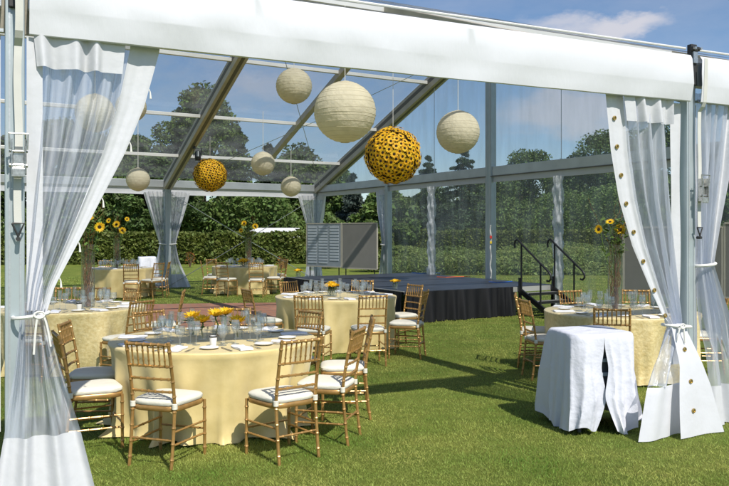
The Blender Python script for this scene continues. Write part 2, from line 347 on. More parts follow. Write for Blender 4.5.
# ------------------------------------------------------------------ tent
def V2(a, b): return Vector((a[0] + b[0], a[1] + b[1]))
PL = Vector((-2.05, 4.60)); PR = Vector((2.88, 7.00)); A2 = (PR - PL).normalized(); BAY = (PR - PL).length
OUT = Vector((A2.y, -A2.x))                                    # outward normal of the near wall
CN = Vector((8.40, 9.68)); CF = Vector((-1.615, 26.7)); F2 = Vector((-6.05, 24.09)); F3 = F2 + (F2 - CF); PL2 = PL - A2 * BAY
GB = (CF - CN).normalized(); GOUT = Vector((GB.y, -GB.x))       # along the gable wall, and its outward normal
if GOUT.x < 0: GOUT = -GOUT
FA = (CF - F2).normalized(); FOUT = Vector((-FA.y, FA.x))
Z0 = 3.18; SL = .371; HALF = 9.15; ZR = Z0 + SL * HALF; ZV = 2.87
tent = empty('clear_roof_tent', (0, 0, 0), 0, 'large white and clear frame tent with open sides on the lawn', 'tent')
def frame_pt(far, near, t):                                     # point of a rafter t metres from the far eave
    d = near - far; L = d.length; p = far + d * (t / L)
    z = Z0 + SL * t if t <= HALF else Z0 + (ZR - Z0) * (L - t) / (L - HALF)
    return Vector((p.x, p.y, z))
FR = [(F3, PL), (F2, PR), (CF, CN)]
def post(p, z0=0, z1=3.2, w=.125, dep=.11, dirv=A2, m='post'):
    b = MB(); rot = Matrix.Rotation(math.atan2(dirv.y, dirv.x), 3, 'Z')
    b.box((p.x, p.y, (z0 + z1) / 2), (w, dep, z1 - z0), rot)
    o = b.build('post', M[m], tent, False, bevel=.006)
    s = MB()
    for sy in (-1, 1):
        for k in (-.28, .28): 
            q = rot @ Vector((k * w, sy * (dep / 2 + .002), 0)); s.box((p.x + q.x, p.y + q.y, (z0 + z1) / 2), (w * .1, .006, z1 - z0 - .02), rot)
    s.build('track', M['alu'], o, False)
    c = MB(); c.box((p.x, p.y, .012 + z0), (.26, .24, .02), rot); 
    if z0 == 0: c.build('base_plate', M['steel'], o, False)
    return o
def inner(p, d=.0): return p
for p in (PL, PR, CN, PL2): post(p, w=.105, dep=.085)
for p in (F3, F2): post(p, dirv=FA, w=.19, dep=.16)
post(CF, dirv=FA, w=.19, dep=.16)
def gab(t): p = CF - GB * t; return p
for t in (4.55, 9.15, 13.9):
    zt = frame_pt(CF, CN, t).z - .06
    post(gab(t), 0, zt, (.22 if t == 9.15 else .16), .16, GB)
def rafter(far, near, w=.25, h=.34):
    L = (near - far).length
    for t0, t1 in ((0, HALF), (HALF, L)):
        a, c = frame_pt(far, near, t0), frame_pt(far, near, t1)
        if t0: c = c - Vector((0, 0, .13))
        b = MB(); b.bar(a, c, w, h); o = b.build('rafter', M['alu_tan'], tent, False, bevel=.008)
        d = (c - a).normalized(); x = d.cross(Vector((0, 0, 1))).normalized(); z = x.cross(d)
        g = MB()
        g.bar(a - z * (h / 2 + .001), c - z * (h / 2 + .001), w * .34, .008)
        for s in (-1, 1): g.bar(a + x * s * (w / 2 + .001) + z * .03, c + x * s * (w / 2 + .001) + z * .03, .006, h * .3)
        g.build('channel', M['alu_dark'], o, False)
for f, n in FR: rafter(f, n)
ml = (F2 + CF) / 2; mn = (PR + CN) / 2
b = MB(); b.bar(frame_pt(ml, mn, 1.8), frame_pt(ml, mn, HALF), .15, .16); b.build('rafter', M['alu_tan'], tent, False, bevel=.006)
for t in (1.8, 4.05, 6.65):
    for i in (0, 1):
        p, q = frame_pt(*FR[i], t) + Vector((0, 0, .05)), frame_pt(*FR[i + 1], t) + Vector((0, 0, .05)); d = (q - p).normalized()
        b = MB(); b.bar(p + d * .085, q - d * .085, .10, .085); b.build('purlin', M['purlin'], tent, False, bevel=.006)
for tt in (5.4, 7.6):
    for i in (0, 1):
        f0, n0 = FR[i]; f1, n1 = FR[i + 1]
        p = frame_pt(f0, n0, (n0 - f0).length - tt) + Vector((0, 0, .05)); q = frame_pt(f1, n1, (n1 - f1).length - tt) + Vector((0, 0, .05)); d = (q - p).normalized()
        b = MB(); b.bar(p + d * .085, q - d * .085, .10, .085); b.build('purlin', M['purlin'], tent, False, bevel=.006)
for i in (0, 1):
    p, q = frame_pt(*FR[i], HALF), frame_pt(*FR[i + 1], HALF); d = (q - p).normalized()
    b = MB(); b.bar(p + d * .085, q - d * .085, .12, .14); b.build('ridge_beam', M['purlin'], tent, False, bevel=.006)
# eave beams
def eave(p, q, z, h, w, name='eave_beam', m='alu', gap=.07):
    d = (q - p).normalized(); b = MB(); b.bar((p.x + d.x * gap, p.y + d.y * gap, z), (q.x - d.x * gap, q.y - d.y * gap, z), w, h); return b.build(name, M[m], tent, False, bevel=.006)
eave(F3, F2, 3.2, .22, .11); eave(F2, CF, 3.2, .22, .11); eave(PL, PR, 3.12, .2, .1); eave(PR, CN, 3.12, .2, .1); eave(PL2, PL, 3.12, .2, .1)
for t0, t1 in ((0, 4.55), (4.55, 9.15), (9.15, 13.9), (13.9, 19.7)):
    eave(gab(t1), gab(t0), 3.17, .22, .10)
    eave(gab(t1), gab(t0), 2.98, .15, .02, 'curtain_track', 'hem')
    eave(gab(t1) - GOUT * .07, gab(t0) - GOUT * .07, 3.045, .02, .03, 'curtain_track', 'alu_dark')
# far valance strips: white band under the far eave
for p, q in ((F3, F2), (F2, CF)):
    d = (q - p).normalized(); rows = []
    for k in range(31):
        s = .06 + ((q - p).length - .12) * k / 30; x, y = p + d * s; sag = .02 * math.sin(k / 30 * math.pi * 2.5)
        rows.append([(x, y, 3.09), (x + FOUT.x * .02, y + FOUT.y * .02, 2.98), (x, y, 2.87 - sag * .5)])
    b = MB(); b.grid(rows); b.build('valance', M['vinyl'], tent, solid=.006)
# near valances: heavy white vinyl with a welded lower band
def valance(p, q, g0, g1):
    d = (q - p).normalized(); o2 = Vector((d.y, -d.x)); L = (q - p).length; n = 90; rows = []
    rr = random.Random(int(L * 100))
    ph = [rr.random() * 6 for _ in range(6)]
    for k in range(n + 1):
        s = g0 + (L - g0 - g1) * k / n; u = k / n
        w = .007 * math.sin(9 * u + ph[0]) + .005 * math.sin(23 * u + ph[1]) + .0025 * math.sin(57 * u + ph[2])
        endf = min(1, min(u, 1 - u) * 14)
        prof = [(.055, 3.285), (.085, 3.275), (.105, 3.24), (.105 + w, 3.12), (.11 + w * 1.3, 3.02), (.107 + w * 1.3, 3.008), (.100 + w, 2.94), (.088 + w * .6, 2.873), (.075, 2.868), (.05, 2.90)]
        if u < .004 or u > .996: pass
        row = []
        dg = .0045 * max(0, math.sin(3.2 * u + ph[3])) ** 2
        for off, z in prof:
            off += dg * math.sin(70 * u + 26 * z) * (3.0 < z < 3.26) + .0035 * math.sin(38 * u - 14 * z + ph[4]) * (z < 3.26)
            row.append((p.x + d.x * s + o2.x * (off), p.y + d.y * s + o2.y * (off), z - .012 * math.sin(math.pi * u) * (z < 3.0)))
        rows.append(row)
    b = MB(); b.grid(rows); return b.build('valance', M['vinyl'], tent, solid=.004)
valance(PL, PR, .075, .055); valance(PR, CN, .06, .06); valance(PL2, PL, .06, .10)
for p, q in ((PL, PR), (PR, CN), (PL2, PL)):
    d = (q - p).normalized(); o2 = Vector((d.y, -d.x))
    b = MB(); a = p + d * .08 + o2 * .03; c = q - d * .06 + o2 * .03; b.tube([(a.x, a.y, 3.345), (c.x, c.y, 3.345)], .011, 8); b.build('roof_rail', M['purlin'], tent)
    b = MB(); b.bar((a.x, a.y, 2.885), (c.x, c.y, 2.885), .04, .02); b.build('curtain_track', M['alu'], tent, False)
# corner brackets in the gaps between valances
for p in (PL, PR):
    o = p + OUT * .05; rot = Matrix.Rotation(math.atan2(A2.y, A2.x), 3, 'Z'); b = MB()
    b.box((o.x, o.y, 3.20), (.07, .05, .36), rot); b.box((o.x + OUT.x * .035, o.y + OUT.y * .035, 3.335), (.085, .03, .04), rot)
    br = b.build('corner_bracket', M['dark_steel'], tent, False, bevel=.005)
    c = MB()
    for s in (-1, 1):
        q = o + OUT * .055 + A2 * .035 * s; c.tube([(q.x, q.y, 3.335), (q.x + OUT.x * .02, q.y + OUT.y * .02, 3.335)], .012, 8)
    c.box((o.x + OUT.x * .03, o.y + OUT.y * .03, 3.26), (.05, .025, .1), rot); c.build('bolt', M['steel'], br, False)
# clear roof, gable and wall sheets
def sheet(pa, pb, pc, pd, name, m, n=14, sag=0, seed=0, k=10):
    rr = random.Random(seed); rows = []
    for i in range(k + 1):
        v = i / k; row = []
        for j in range(n + 1):
            u = j / n; p = (pa * (1 - u) + pb * u) * (1 - v) + (pd * (1 - u) + pc * u) * v
            nrm = (pb - pa).cross(pd - pa).normalized()
            e = 16 * u * (1 - u) * v * (1 - v)
            row.append(p + nrm * e * (sag + (rr.random() - .5) * .012))
        rows.append(row)
    b = MB(); b.grid(rows); return b.build(name, M[m], tent)
up = Vector((0, 0, .20))
for i in (0, 1):
    f0, n0 = FR[i]; f1, n1 = FR[i + 1]; 
    ts = [0, 1.8, 4.05, 6.45, HALF]
    for a, c in zip(ts, ts[1:]): sheet(frame_pt(f0, n0, a) + up, frame_pt(f1, n1, a) + up, frame_pt(f1, n1, c) + up, frame_pt(f0, n0, c) + up, 'roof_panel', 'clear_roof', seed=i * 9 + int(a * 3), sag=.02)
    L0 = (n0 - f0).length; L1 = (n1 - f1).length
    upn = Vector((0, 0, .06)); L0n = L0 - .1; L1n = L1 - .1
    for a, c in ((0, .35), (.35, .7), (.7, .965), (.965, 1)):
        sheet(frame_pt(f0, n0, HALF + (L0n - HALF) * a) + (up if a < .3 else upn * .5 + up * .5 if a < .6 else upn), frame_pt(f1, n1, HALF + (L1n - HALF) * a) + (up if a < .3 else upn * .5 + up * .5 if a < .6 else upn), frame_pt(f1, n1, HALF + (L1n - HALF) * c) + (up if a < .3 else upn * .5 + up * .5 if a < .6 else upn), frame_pt(f0, n0, HALF + (L0n - HALF) * c) + (up if a < .3 else upn * .5 + up * .5 if a < .6 else upn), 'roof_panel', 'clear_roof', seed=i * 19 + int(a * 30), sag=.02)
gts = [0, 4.55, 9.15, 13.9, 19.7]
for t0, t1 in zip(gts, gts[1:]):
    p0, p1 = gab(t0 + .07), gab(t1 - .07); 
    def ztop(t): return frame_pt(CF, CN, t).z - .1
    sheet(Vector((p0.x, p0.y, 3.29)), Vector((p1.x, p1.y, 3.29)), Vector((p1.x, p1.y, max(3.3, ztop(t1 - .07)))), Vector((p0.x, p0.y, max(3.3, ztop(t0 + .07)))), 'gable_panel', 'clear_wall', seed=int(t0 * 7))
    if t0 > 0: sheet(Vector((p0.x, p0.y, .03)), Vector((p1.x, p1.y, .03)), Vector((p1.x, p1.y, 2.9)), Vector((p0.x, p0.y, 2.9)), 'wall_panel', 'clear_wall', seed=int(t0 * 5) + 1, sag=.03)
# seams on the gable sheets
for t in (6.85, 11.5):
    p = gab(t) - GOUT * .012; b = MB(); b.tube([(p.x, p.y, 3.28), (p.x, p.y, frame_pt(CF, CN, t).z - .12)], .008, 6); b.build('seam', M['alu'], tent)
# bracing cables
def cable(a, b_, r=.007, sag=.05):
    b = MB(); a, b_ = Vector(a), Vector(b_); pts = [a.lerp(b_, i / 12) - Vector((0, 0, sag * math.sin(math.pi * i / 12))) for i in range(13)]; b.tube(pts, r, 5)
    return b.build('brace_cable', M['steel'], tent)
ip = lambda p: p - FOUT * .09
f2i, cfi = ip(F2), ip(CF)
cable((f2i.x, f2i.y, .05), (cfi.x, cfi.y, 2.95), .011, .02); cable((f2i.x, f2i.y, 2.95), (cfi.x, cfi.y, .05), .011, .02)
dn = Vector((0, 0, .12))
cable(frame_pt(F2, PR, .3) - dn, frame_pt(CF, CN, 8.9) - dn, .008, .1); cable(frame_pt(CF, CN, .3) - dn, frame_pt(F2, PR, 8.9) - dn, .008, .1)

# ------------------------------------------------------------------ ratchet straps on the near posts
def strap(p, ztop, zr, zh, k, label):
    o = p + OUT * .125 + A2 * k
    e = empty('ratchet_strap', (o.x, o.y, 0), math.atan2(A2.y, A2.x), label, 'strap', 'ratchet straps on the front posts')
    w = .042
    s = MB(); zs = np.linspace(zh + .07, ztop, 40); rows = []
    for z in zs:
        y = .0 if z < 2.85 else -.02 - (z - 2.85) * .05
        y = y + (.035 if z < 2.82 else 0); tw = .004 * math.sin(z * 9)
        rows.append([(-w / 2 + tw, y - .002, z), (w / 2 + tw, y - .002, z)])
    s.grid(rows); s.build('webbing', M['web'], e, smooth=False, solid=.003)
    r = MB(); r.box((0, .012, zr), (.058, .03, .11)); r.tube([(-.05, -.01, zr + .05), (.05, -.01, zr + .05)], .008, 8); r.tube([(-.05, -.012, zr - .03), (.05, -.012, zr - .03)], .013, 10)
    for sx in (-1, 1): r.box((sx * .034, -.012, zr + .02), (.006, .055, .20)); 
    r.box((0, -.025, zr - .07), (.072, .02, .05))
    ro = r.build('ratchet', M['steel'], e, False, bevel=.003)
    h = MB(); h.tube([(-.044, -.03, zr + .06), (-.05, -.035, zr + .15), (.05, -.035, zr + .15), (.044, -.03, zr + .06)], .007, 8); h.build('handle', M['steel'], ro)
    k_ = MB(); k_.tube([(-.032, .03, zh + .07), (.032, .03, zh + .07), (.004, .028, zh + .005), (.0, .026, zh - .02), (-.004, .028, zh + .005), (-.032, .03, zh + .07)], .006, 8); k_.tube([(0, .06, zh - .02), (0, .015, zh - .02)], .013, 10)
    k_.build('hook', M['dark_steel'], e)
strap(PL, 3.25, 2.13, 1.70, .015, 'pale webbing strap with steel ratchet hanging down the left front post')
strap(PR, 3.24, 2.07, 1.69, .045, 'pale webbing strap with steel ratchet hanging down the right front post')

# ------------------------------------------------------------------ curtains
def interp(prof, z):
    prof = sorted(prof)
    if z <= prof[0][0]: return prof[0][1:]
    for (a, c) in zip(prof, prof[1:]):
        if z <= c[0]:
            t = (z - a[0]) / (c[0] - a[0]); return tuple(x + (y - x) * t for x, y in zip(a[1:], c[1:]))
    return prof[-1][1:]
class Curtain:
    """a hanging sheet beside a post; prof rows: (z, k_near_post, k_free_edge, outward offset, fold amplitude)"""
    def __init__(s, post_, dirv, out, prof, nf, seed, label, group='clear vinyl tent curtains', flat=0):
        s.flat = flat
        s.p, s.d, s.o, s.prof, s.nf = Vector(post_), Vector(dirv), Vector(out), prof, nf; rr = random.Random(seed); s.ph = [rr.random() * 6.28 for _ in range(5)]
        s.e = empty('tent_curtain', (s.p.x, s.p.y, 0), 0, label, 'curtain', group)
    def pt(s, u, z, prof=None, nf=None, ex=0):
        k0, k1, off, amp = interp(prof or s.prof, z); nf = nf or s.nf
        uu = u + .018 * math.sin(7 * u + z * 1.3 + s.ph[3])
        hi = math.sin(2 * math.pi * nf * uu + 1.4 * math.sin(5 * uu + s.ph[4]) + s.ph[0] + .35 * math.sin(z * 2 + s.ph[1])) + .45 * math.sin(2 * math.pi * nf * 2.1 * uu + s.ph[2] + z * .7)
        lo = math.sin(2 * math.pi * nf * .42 * uu + s.ph[1] + .3 * z) + .3 * math.sin(2 * math.pi * nf * .9 * uu + s.ph[4] + z)
        t = min(1, max(0, (1.0 - z) / .5)); t = t * t * (3 - 2 * t); w = hi * (1 - t) + lo * t * .75
        edge = min(1, max(0, (.83 - uu) / .12)) if s.flat and z > s.flat else 1; w *= .10 + .90 * edge
        k = k0 + (k1 - k0) * u; q = s.d * k + s.o * (off + amp * w + ex); return (q.x, q.y, z)
    def part(s, name, m, u0, u1, z0, z1, nu=40, nz=44, prof=None, nf=None, ex=0, solid=.003, jag=0):
        rows = []
        for i in range(nz + 1):
            z = z0 + (z1 - z0) * i / nz
            rows.append([s.pt(u0 + (u1 - u0) * j / nu, max(.012, z + (jag * math.sin(j * .9 + s.ph[4]) * (1 - i / nz))), prof, nf, ex) for j in range(nu + 1)])
        b = MB(); b.grid(rows); return b.build(name, M[m], s.e, solid=solid)
    def strip(s, name, m, k0, k1, z0, z1, off):
        rows = []
        for i in range(25):
            z = z0 + (z1 - z0) * i / 24; row = []
            for j in range(5):
                k = k0 + (k1 - k0) * j / 4; q = s.d * k + s.o * (off + .006 * math.sin(z * 5 + j)); row.append((q.x, q.y, z))
            rows.append(row)
        b = MB(); b.grid(rows); return b.build(name, M[m], s.e, solid=.003)
    def tie(s, z, k0, k1, r=.011, off=.0, dep=.09, tail=0):
        b = MB(); c = (k0 + k1) / 2; w = (k1 - k0) / 2 + .012; pts = []
        for i in range(25):
            a = 2 * math.pi * i / 24; q = s.d * (c + w * math.cos(a)) + s.o * (off + dep * math.sin(a)); pts.append((q.x, q.y, z + .012 * math.cos(a)))
        b.tube(pts, r, 8, False)
        if tail:
            for kk, ln in ((-.01, tail), (.02, tail * .8)):
                q0 = s.d * (c + w * .4) + s.o * (off + dep + .012); pts = [(q0.x + s.d.x * kk * t * 3, q0.y + s.d.y * kk * t * 3, z - ln * t * t - .02 * t + .03 * math.sin(t * 3)) for t in np.linspace(0, 1, 10)]; b.tube(pts, r * .6, 6)
            lp = [s.d * (c + w * .4 + .028 * math.cos(a)) + s.o * (off + dep + .016) for a in np.linspace(0, 6.28, 14)]
            b.tube([(q.x, q.y, z + .01 + .018 * math.sin(a)) for q, a in zip(lp, np.linspace(0, 6.28, 14))], r * .6, 6)
        return b.build('tie_cord', M['cord'], s.e)

# left front curtain
prof = [(2.87, .03, .84, -.01, .025), (2.5, .03, .74, .0, .032), (2.2, .03, .62, .01, .038), (1.8, .03, .42, .03, .034), (1.4, .03, .215, .05, .03), (1.23, .03, .165, .06, .026),
        (.95, .0, .235, .09, .035), (.55, -.06, .35, .13, .04), (.2, -.12, .43, .16, .04), (0, -.15, .47, .17, .04)]
c = Curtain(PL, A2, OUT, prof, 6, 3, 'clear vinyl curtain with broad white border tied to the left front post', flat=1.25)
c.part('clear_panel', 'clear_curtain', .12, .775, 1.23, 2.97, 90); c.part('clear_panel', 'clear_curtain', 0, 1, .54, 1.23, 90)
c.part('border', 'hem', .775, 1, 1.23, 2.97, 16, ex=.008); c.part('bottom_hem', 'hem', 0, 1, .0, .54, 90, 14, jag=.01)
c.strip('border', 'hem', .062, .15, 1.26, 2.86, .045)
pf = [(2.87, .10, .62, .035, .018), (2.66, .12, .60, .03, .035)]
c.part('pelmet', 'hem', 0, 1, 2.69, 2.97, 80, 10, prof=pf, nf=2.6, ex=.02)
c.tie(1.235, .0, .17, .011, .06, .10, tail=.2)
for z in (2.62, 2.28, 1.93, 1.66, 1.45):
    q = Vector(c.pt(1, z)); b = MB(); b.tube([q + Vector((0, 0, .0)), q + Vector((A2.x * .008, A2.y * .008, -.02)), q + Vector((A2.x * .01, A2.y * .01, -.06))], [.003, .004, .007], 6); b.build('toggle', M['cord'], c.e)
# its neighbour on the other side of the post (a sliver at the frame edge)
c = Curtain(PL, -A2, OUT, [(2.87, .09, .8, -.01, .03), (1.23, .09, .25, .0, .03), (.5, .09, .4, .1, .05), (0, .09, .5, .12, .05)], 6, 5, 'clear vinyl curtain just left of the left front post')
c.part('clear_panel', 'clear_curtain', .1, .78, .54, 2.97, 60); c.part('border', 'hem', .78, 1, .54, 2.97, 12); c.part('bottom_hem', 'hem', 0, 1, 0, .54, 60, 10)
c.strip('border', 'hem', .075, .16, .56, 2.86, .01)
# right front curtain: left of the post, brass grommets down the free edge
prof = [(2.87, .06, .95, -.01, .028), (2.4, .06, .90, .0, .034), (2.0, .06, .82, .01, .04), (1.6, .06, .69, .03, .04), (1.2, .08, .49, .05, .035), (.9, .12, .335, .08, .03)]
low = [(.9, .14, .335, .09, .03), (.6, .18, .58, .17, .045), (.4, .24, .72, .22, .05), (0, .28, .86, .26, .05)]
band = [(.93, .20, .34, .13, .008), (.6, .10, .37, .25, .012), (.4, .04, .43, .30, .03), (.2, .0, .46, .33, .035), (0, -.05, .48, .36, .035)]
c = Curtain(PR, -A2, OUT, prof, 6, 11, 'clear vinyl curtain with grommeted white border left of the right front post', flat=.95)
c.part('clear_panel', 'clear_curtain', .22, .80, .9, 2.97, 90); c.part('clear_panel', 'clear_curtain', 0, 1, .43, .9, 70, prof=low)
c.part('border', 'hem', .80, 1, .9, 2.97, 16, ex=.008); c.part('border', 'hem', 0, 1, 0, .93, 20, 24, prof=band, nf=1)
c.part('bottom_hem', 'hem', 0, 1, 0, .43, 60, 14, prof=low, nf=2.2, jag=.008)
c.strip('border', 'hem', .085, .20, .55, 2.86, -.005)
pf = [(2.87, .24, .80, .035, .018), (2.64, .24, .76, .03, .035)]
c.part('pelmet', 'hem', 0, 1, 2.66, 2.97, 80, 10, prof=pf, nf=3, ex=.02)
c.tie(.905, .10, .345, .012, .08, .10, tail=.12)
def grommet(q, nrm):
    b = MB(); q = Vector(q); n3 = Vector((nrm.x, nrm.y, 0)); a = Vector((-nrm.y, nrm.x, 0)); pts = [q + n3 * .006 + (a * math.cos(t) + Vector((0, 0, 1)) * math.sin(t)) * .013 for t in np.linspace(0, 2 * math.pi, 13)]
    b.tube(pts, .0075, 6, False); b.build('grommet', M['brass'], c.e)
for z in (2.68, 2.44, 2.2, 1.96, 1.72, 1.47, 1.22, 1.0): grommet(c.pt(.93, z, ex=.012), OUT)
for z in (.72, .46, .22): grommet(c.pt(.62, z, prof=band, nf=1, ex=.004), OUT)
# right of that post
prof = [(2.87, .09, .60, .0, .03), (2.3, .09, .48, .01, .04), (1.8, .09, .33, .03, .035), (1.43, .09, .24, .04, .03), (1.1, .09, .33, .07, .045), (.6, .1, .5, .11, .06), (.35, .1, .56, .13, .06), (0, .1, .62, .15, .05)]
c = Curtain(PR, A2, OUT, prof, 5, 17, 'clear vinyl curtain gathered just right of the right front post')
c.part('clear_panel', 'clear_curtain', .05, .86, .36, 2.97, 80, 60); c.part('border', 'hem', .86, 1, 0.36, 2.97, 10, 40, ex=.006); c.part('bottom_hem', 'hem', 0, 1, 0, .36, 60, 12, jag=.01)
c.strip('border', 'hem', .075, .125, .5, 2.86, -.01)
c.tie(1.43, .07, .25, .014, .04, .09)
# far and gable curtains
def far_curtain(p, d, o, label, w=.75, seed=1, zt=1.35, wb=.5):
    prof = [(2.95, .06, w, -.04, .03), (2.3, .06, w * .72, -.04, .05), (1.8, .06, w * .5, -.04, .05), (zt, .06, .24, -.04, .045), (.9, .06, .33, -.04, .06), (0, .06, wb, -.04, .08)]
    c = Curtain(p, d, o, prof, 5, seed, label)
    c.part('clear_panel', 'gathered', 0, .8, .42, 2.8, 60, 40); c.part('border', 'hem', .8, 1, .42, 2.92, 10, 40); c.part('bottom_hem', 'hem', 0, 1, 0, .42, 40, 10)
    c.part('pelmet', 'hem', 0, .8, 2.8, 2.95, 40, 5); c.tie(zt, .05, .26, .016, -.04, .1)
far_curtain(F2, -FA, FOUT, 'clear curtain tied on the left side of the far left post', .75, 21)
far_curtain(F2, FA, FOUT, 'clear curtain tied on the right side of the far left post', .7, 22, wb=.75)
far_curtain(CF, -FA, FOUT, 'clear curtain tied left of the far corner post behind the card board', .75, 23)
far_curtain(CF, -GB, GOUT, 'clear curtain tied right of the far corner post behind the card board', .7, 24)
far_curtain(gab(4.55), GB, GOUT, 'clear curtain hanging beside the gable post at the far stage corner', .62, 25)
for t, lab in ((6.85, 'bunched clear vinyl column on the gable wall behind the stage'), (11.5, 'bunched clear vinyl column on the gable wall behind the stair rails')):
    p = gab(t) - GOUT * .1; rr = random.Random(int(t)); rows = []
    for i in range(80):
        z = .02 + 2.9 * i / 79; r = .095 + .010 * math.sin(z * 11 + t) + .007 * math.sin(z * 27); row = []
        for k in range(22):
            a = 2 * math.pi * k / 22; q = r * (1 + .22 * math.sin(5 * a + z * 9) + .1 * math.sin(9 * a - z * 8)); row.append((q * math.cos(a), q * math.sin(a), z))
        rows.append(row)
    b = MB(); b.grid(rows, True); tag(b.build('bunched_curtain', M['gathered'], loc=(p.x, p.y, 0)), lab, 'curtain', 'bunched curtains on the gable wall')
# strap with coloured tags on the centre gable post
p = gab(9.15) - GOUT * .1 - GB * .12; e = empty('strap_with_tags', (p.x, p.y, 0), 0, 'white strap with red and yellow tags along the centre gable post', 'strap')
b = MB(); b.tube([(.012 * math.sin(i * .9), .01 * math.cos(i * 1.3), .62 + i * .06) for i in range(22)], [.016 + .008 * (i % 3 == 0) for i in range(22)], 7); b.build('webbing', M['web'], e)
b = MB(); b.box((0, -.02, 1.60), (.05, .04, .06)); b.build('tag', M['red'], e, False); b = MB(); b.box((0, -.02, 1.47), (.045, .04, .055)); b.build('tag', M['yellow'], e, False)
# spotlight clamped to the far rafter
sp = frame_pt(F2, PR, 2.75); e = empty('spotlight', (sp.x + .2, sp.y - .1, sp.z - .2), 0, 'small black spotlight clamped under the far left rafter', 'spotlight')
b = MB(); b.lathe([(0.001, .0), (.07, .0), (.085, .05), (.085, .2), (.06, .26), (.001, .27)], 14, (0, 0, -.32)); b.build('lamp_body', M['black'], e)
b = MB(); b.tube([(-.11, 0, -.2), (-.11, 0, .02), (.11, 0, .02), (.11, 0, -.2)], .012, 6); b.box((-.1, 0, .09), (.07, .06, .16)); b.build('yoke', M['black'], e, False)
b = MB(); b.box((.02, -.09, -.14), (.06, .02, .14)); b.build('gel_frame', M['card'], e, False)

# ------------------------------------------------------------------ chairs
def bamboo(mb, pts, r, nodes, seg=8, sub=5):
    """tube along a polyline with bamboo-like rings at evenly spaced nodes"""
    pts = [Vector(p) for p in pts]; L = [0]
    for a, b_ in zip(pts, pts[1:]): L.append(L[-1] + (b_ - a).length)
    T = L[-1]; ss = set([0, T]); ring = []
    for i in range(nodes):
        c = T * (i + .6) / (nodes + .2); ring.append(c)
        for k in (-.012, -.006, 0, .006, .012): ss.add(min(T, max(0, c + k)))
    for i in range(sub * (len(pts) - 1) + 1): ss.add(T * i / (sub * (len(pts) - 1)))
    ss = sorted(ss); P_, Rr = [], []
    def at(s):
        for i in range(len(pts) - 1):
            if s <= L[i + 1] + 1e-9: return pts[i].lerp(pts[i + 1], (s - L[i]) / (L[i + 1] - L[i]))
        return pts[-1]
    last = -1
    for s in ss:
        if s - last < .0008: continue
        last = s; d = min(abs(s - c) for c in ring) if ring else 1
        P_.append(at(s)); Rr.append(r * (1 + .38 * max(0, 1 - d / .010)))
    mb.tube(P_, Rr, seg)
def rear_x(z): return .178
def rear_y(z):
    if z < .45: return -.235 + .045 * (z / .45) ** .8
    t = (z - .45) / .47; return -.19 - .085 * t ** 1.3
def make_chair():
    e = empty('banquet_chair', (0, 0, 0))
    for s in (-1, 1):
        b = MB(); bamboo(b, [(s * .178, rear_y(z), z) for z in (0, .12, .25, .36, .45, .56, .68, .8, .925)], .0125, 8); b.build('leg', M['gold'], e)
        b = MB(); bamboo(b, [(s * .198, .20, 0), (s * .196, .198, .43)], .0125, 4); b.build('leg', M['gold'], e)
    b = MB(); rows = []
    def outline(ins, z):
        pts = []
        for i in range(40):
            a = 2 * math.pi * i / 40; c_, s_ = math.cos(a), math.sin(a); p = 5
            rad = (abs(c_) ** p + abs(s_) ** p) ** (-1 / p); x, y = rad * c_, rad * s_
            w = .205 + .01 * y; pts.append((x * (w - ins), y * (.215 - ins) + .005, z))
        return pts
    rows = [outline(.03, .408), outline(.006, .408), outline(0, .416), outline(0, .438), outline(.006, .446), outline(.03, .446)]
    b.grid(rows, True); b.add(rows[-1], [tuple(range(40))]); b.add(rows[0], [tuple(range(40))[::-1]]); b.build('seat_frame', M['gold'], e)
    b = MB(); rows = [outline(.03, .447), outline(.008, .449), outline(.0, .463), outline(.002, .478), outline(.016, .491), outline(.05, .499), outline(.11, .503), outline(.19, .504)]
    b.grid(rows, True); b.add(rows[-1], [tuple(range(40))]); b.build('cushion', M['cushion'], e)
    for s in (-1, 1):
        b = MB(); b.lathe([(.0165, .428), (.021, .432), (.021, .468), (.0165, .472)], 12, (s * .178, rear_y(.45), 0))
        b.build('cushion_strap', M['cushion'], e)
    b = MB(); bamboo(b, [(-.19, rear_y(.905), .905), (.19, rear_y(.905), .905)], .012, 6); b.build('top_rail', M['gold'], e)
    for z in (.745, .65, .555):
        b = MB(); bamboo(b, [(-.178, rear_y(z), z), (0, rear_y(z) - .012, z), (.178, rear_y(z), z)], .0095, 6, 7); b.build('back_rail', M['gold'], e)
    b = MB()
    for i in range(7):
        x = -.135 + .045 * i; bamboo(b, [(x, rear_y(.75) - .01, .75), (x, rear_y(.90), .90)], .0068, 2, 6)
    b.build('spindles', M['gold'], e)
    for z in (.17, .265):
        for s in (-1, 1):
            b = MB(); bamboo(b, [(s * .197, .20, z), (s * .178, rear_y(z), z)], .008, 4, 6); b.build('stretcher', M['gold'], e)
    for z in (.205,):
        b = MB(); bamboo(b, [(-.197, .20, z), (.197, .20, z)], .008, 4, 6); b.build('stretcher', M['gold'], e)
        b = MB(); bamboo(b, [(-.178, rear_y(z), z), (.178, rear_y(z), z)], .008, 4, 6); b.build('stretcher', M['gold'], e)
    return e
CH = make_chair(); first_chair = [True]
CHG = 'gold bamboo-style chairs around the tables'
def chair(rear, face, label):
    """rear: plan position midway between the rear legs; face: direction the sitter looks"""
    f = Vector(face).normalized(); o = CH if first_chair[0] else copy_tree(CH); first_chair[0] = False
    o.location = (rear[0] + f.x * .23, rear[1] + f.y * .23, 0); o.rotation_euler = (R(random.uniform(-.4, .4)), 0, math.atan2(f.y, f.x) - math.pi / 2)
    tag(o, label, 'chair', CHG); return o
TA = Vector((-1.36, 7.10)); TB = Vector(P(72, 10.1)); TC = Vector(P(336, 11.85)); TD = Vector(P(245, 22.2)); TE = Vector(P(119, 21.0)); TF = Vector(P(621, 9.55))
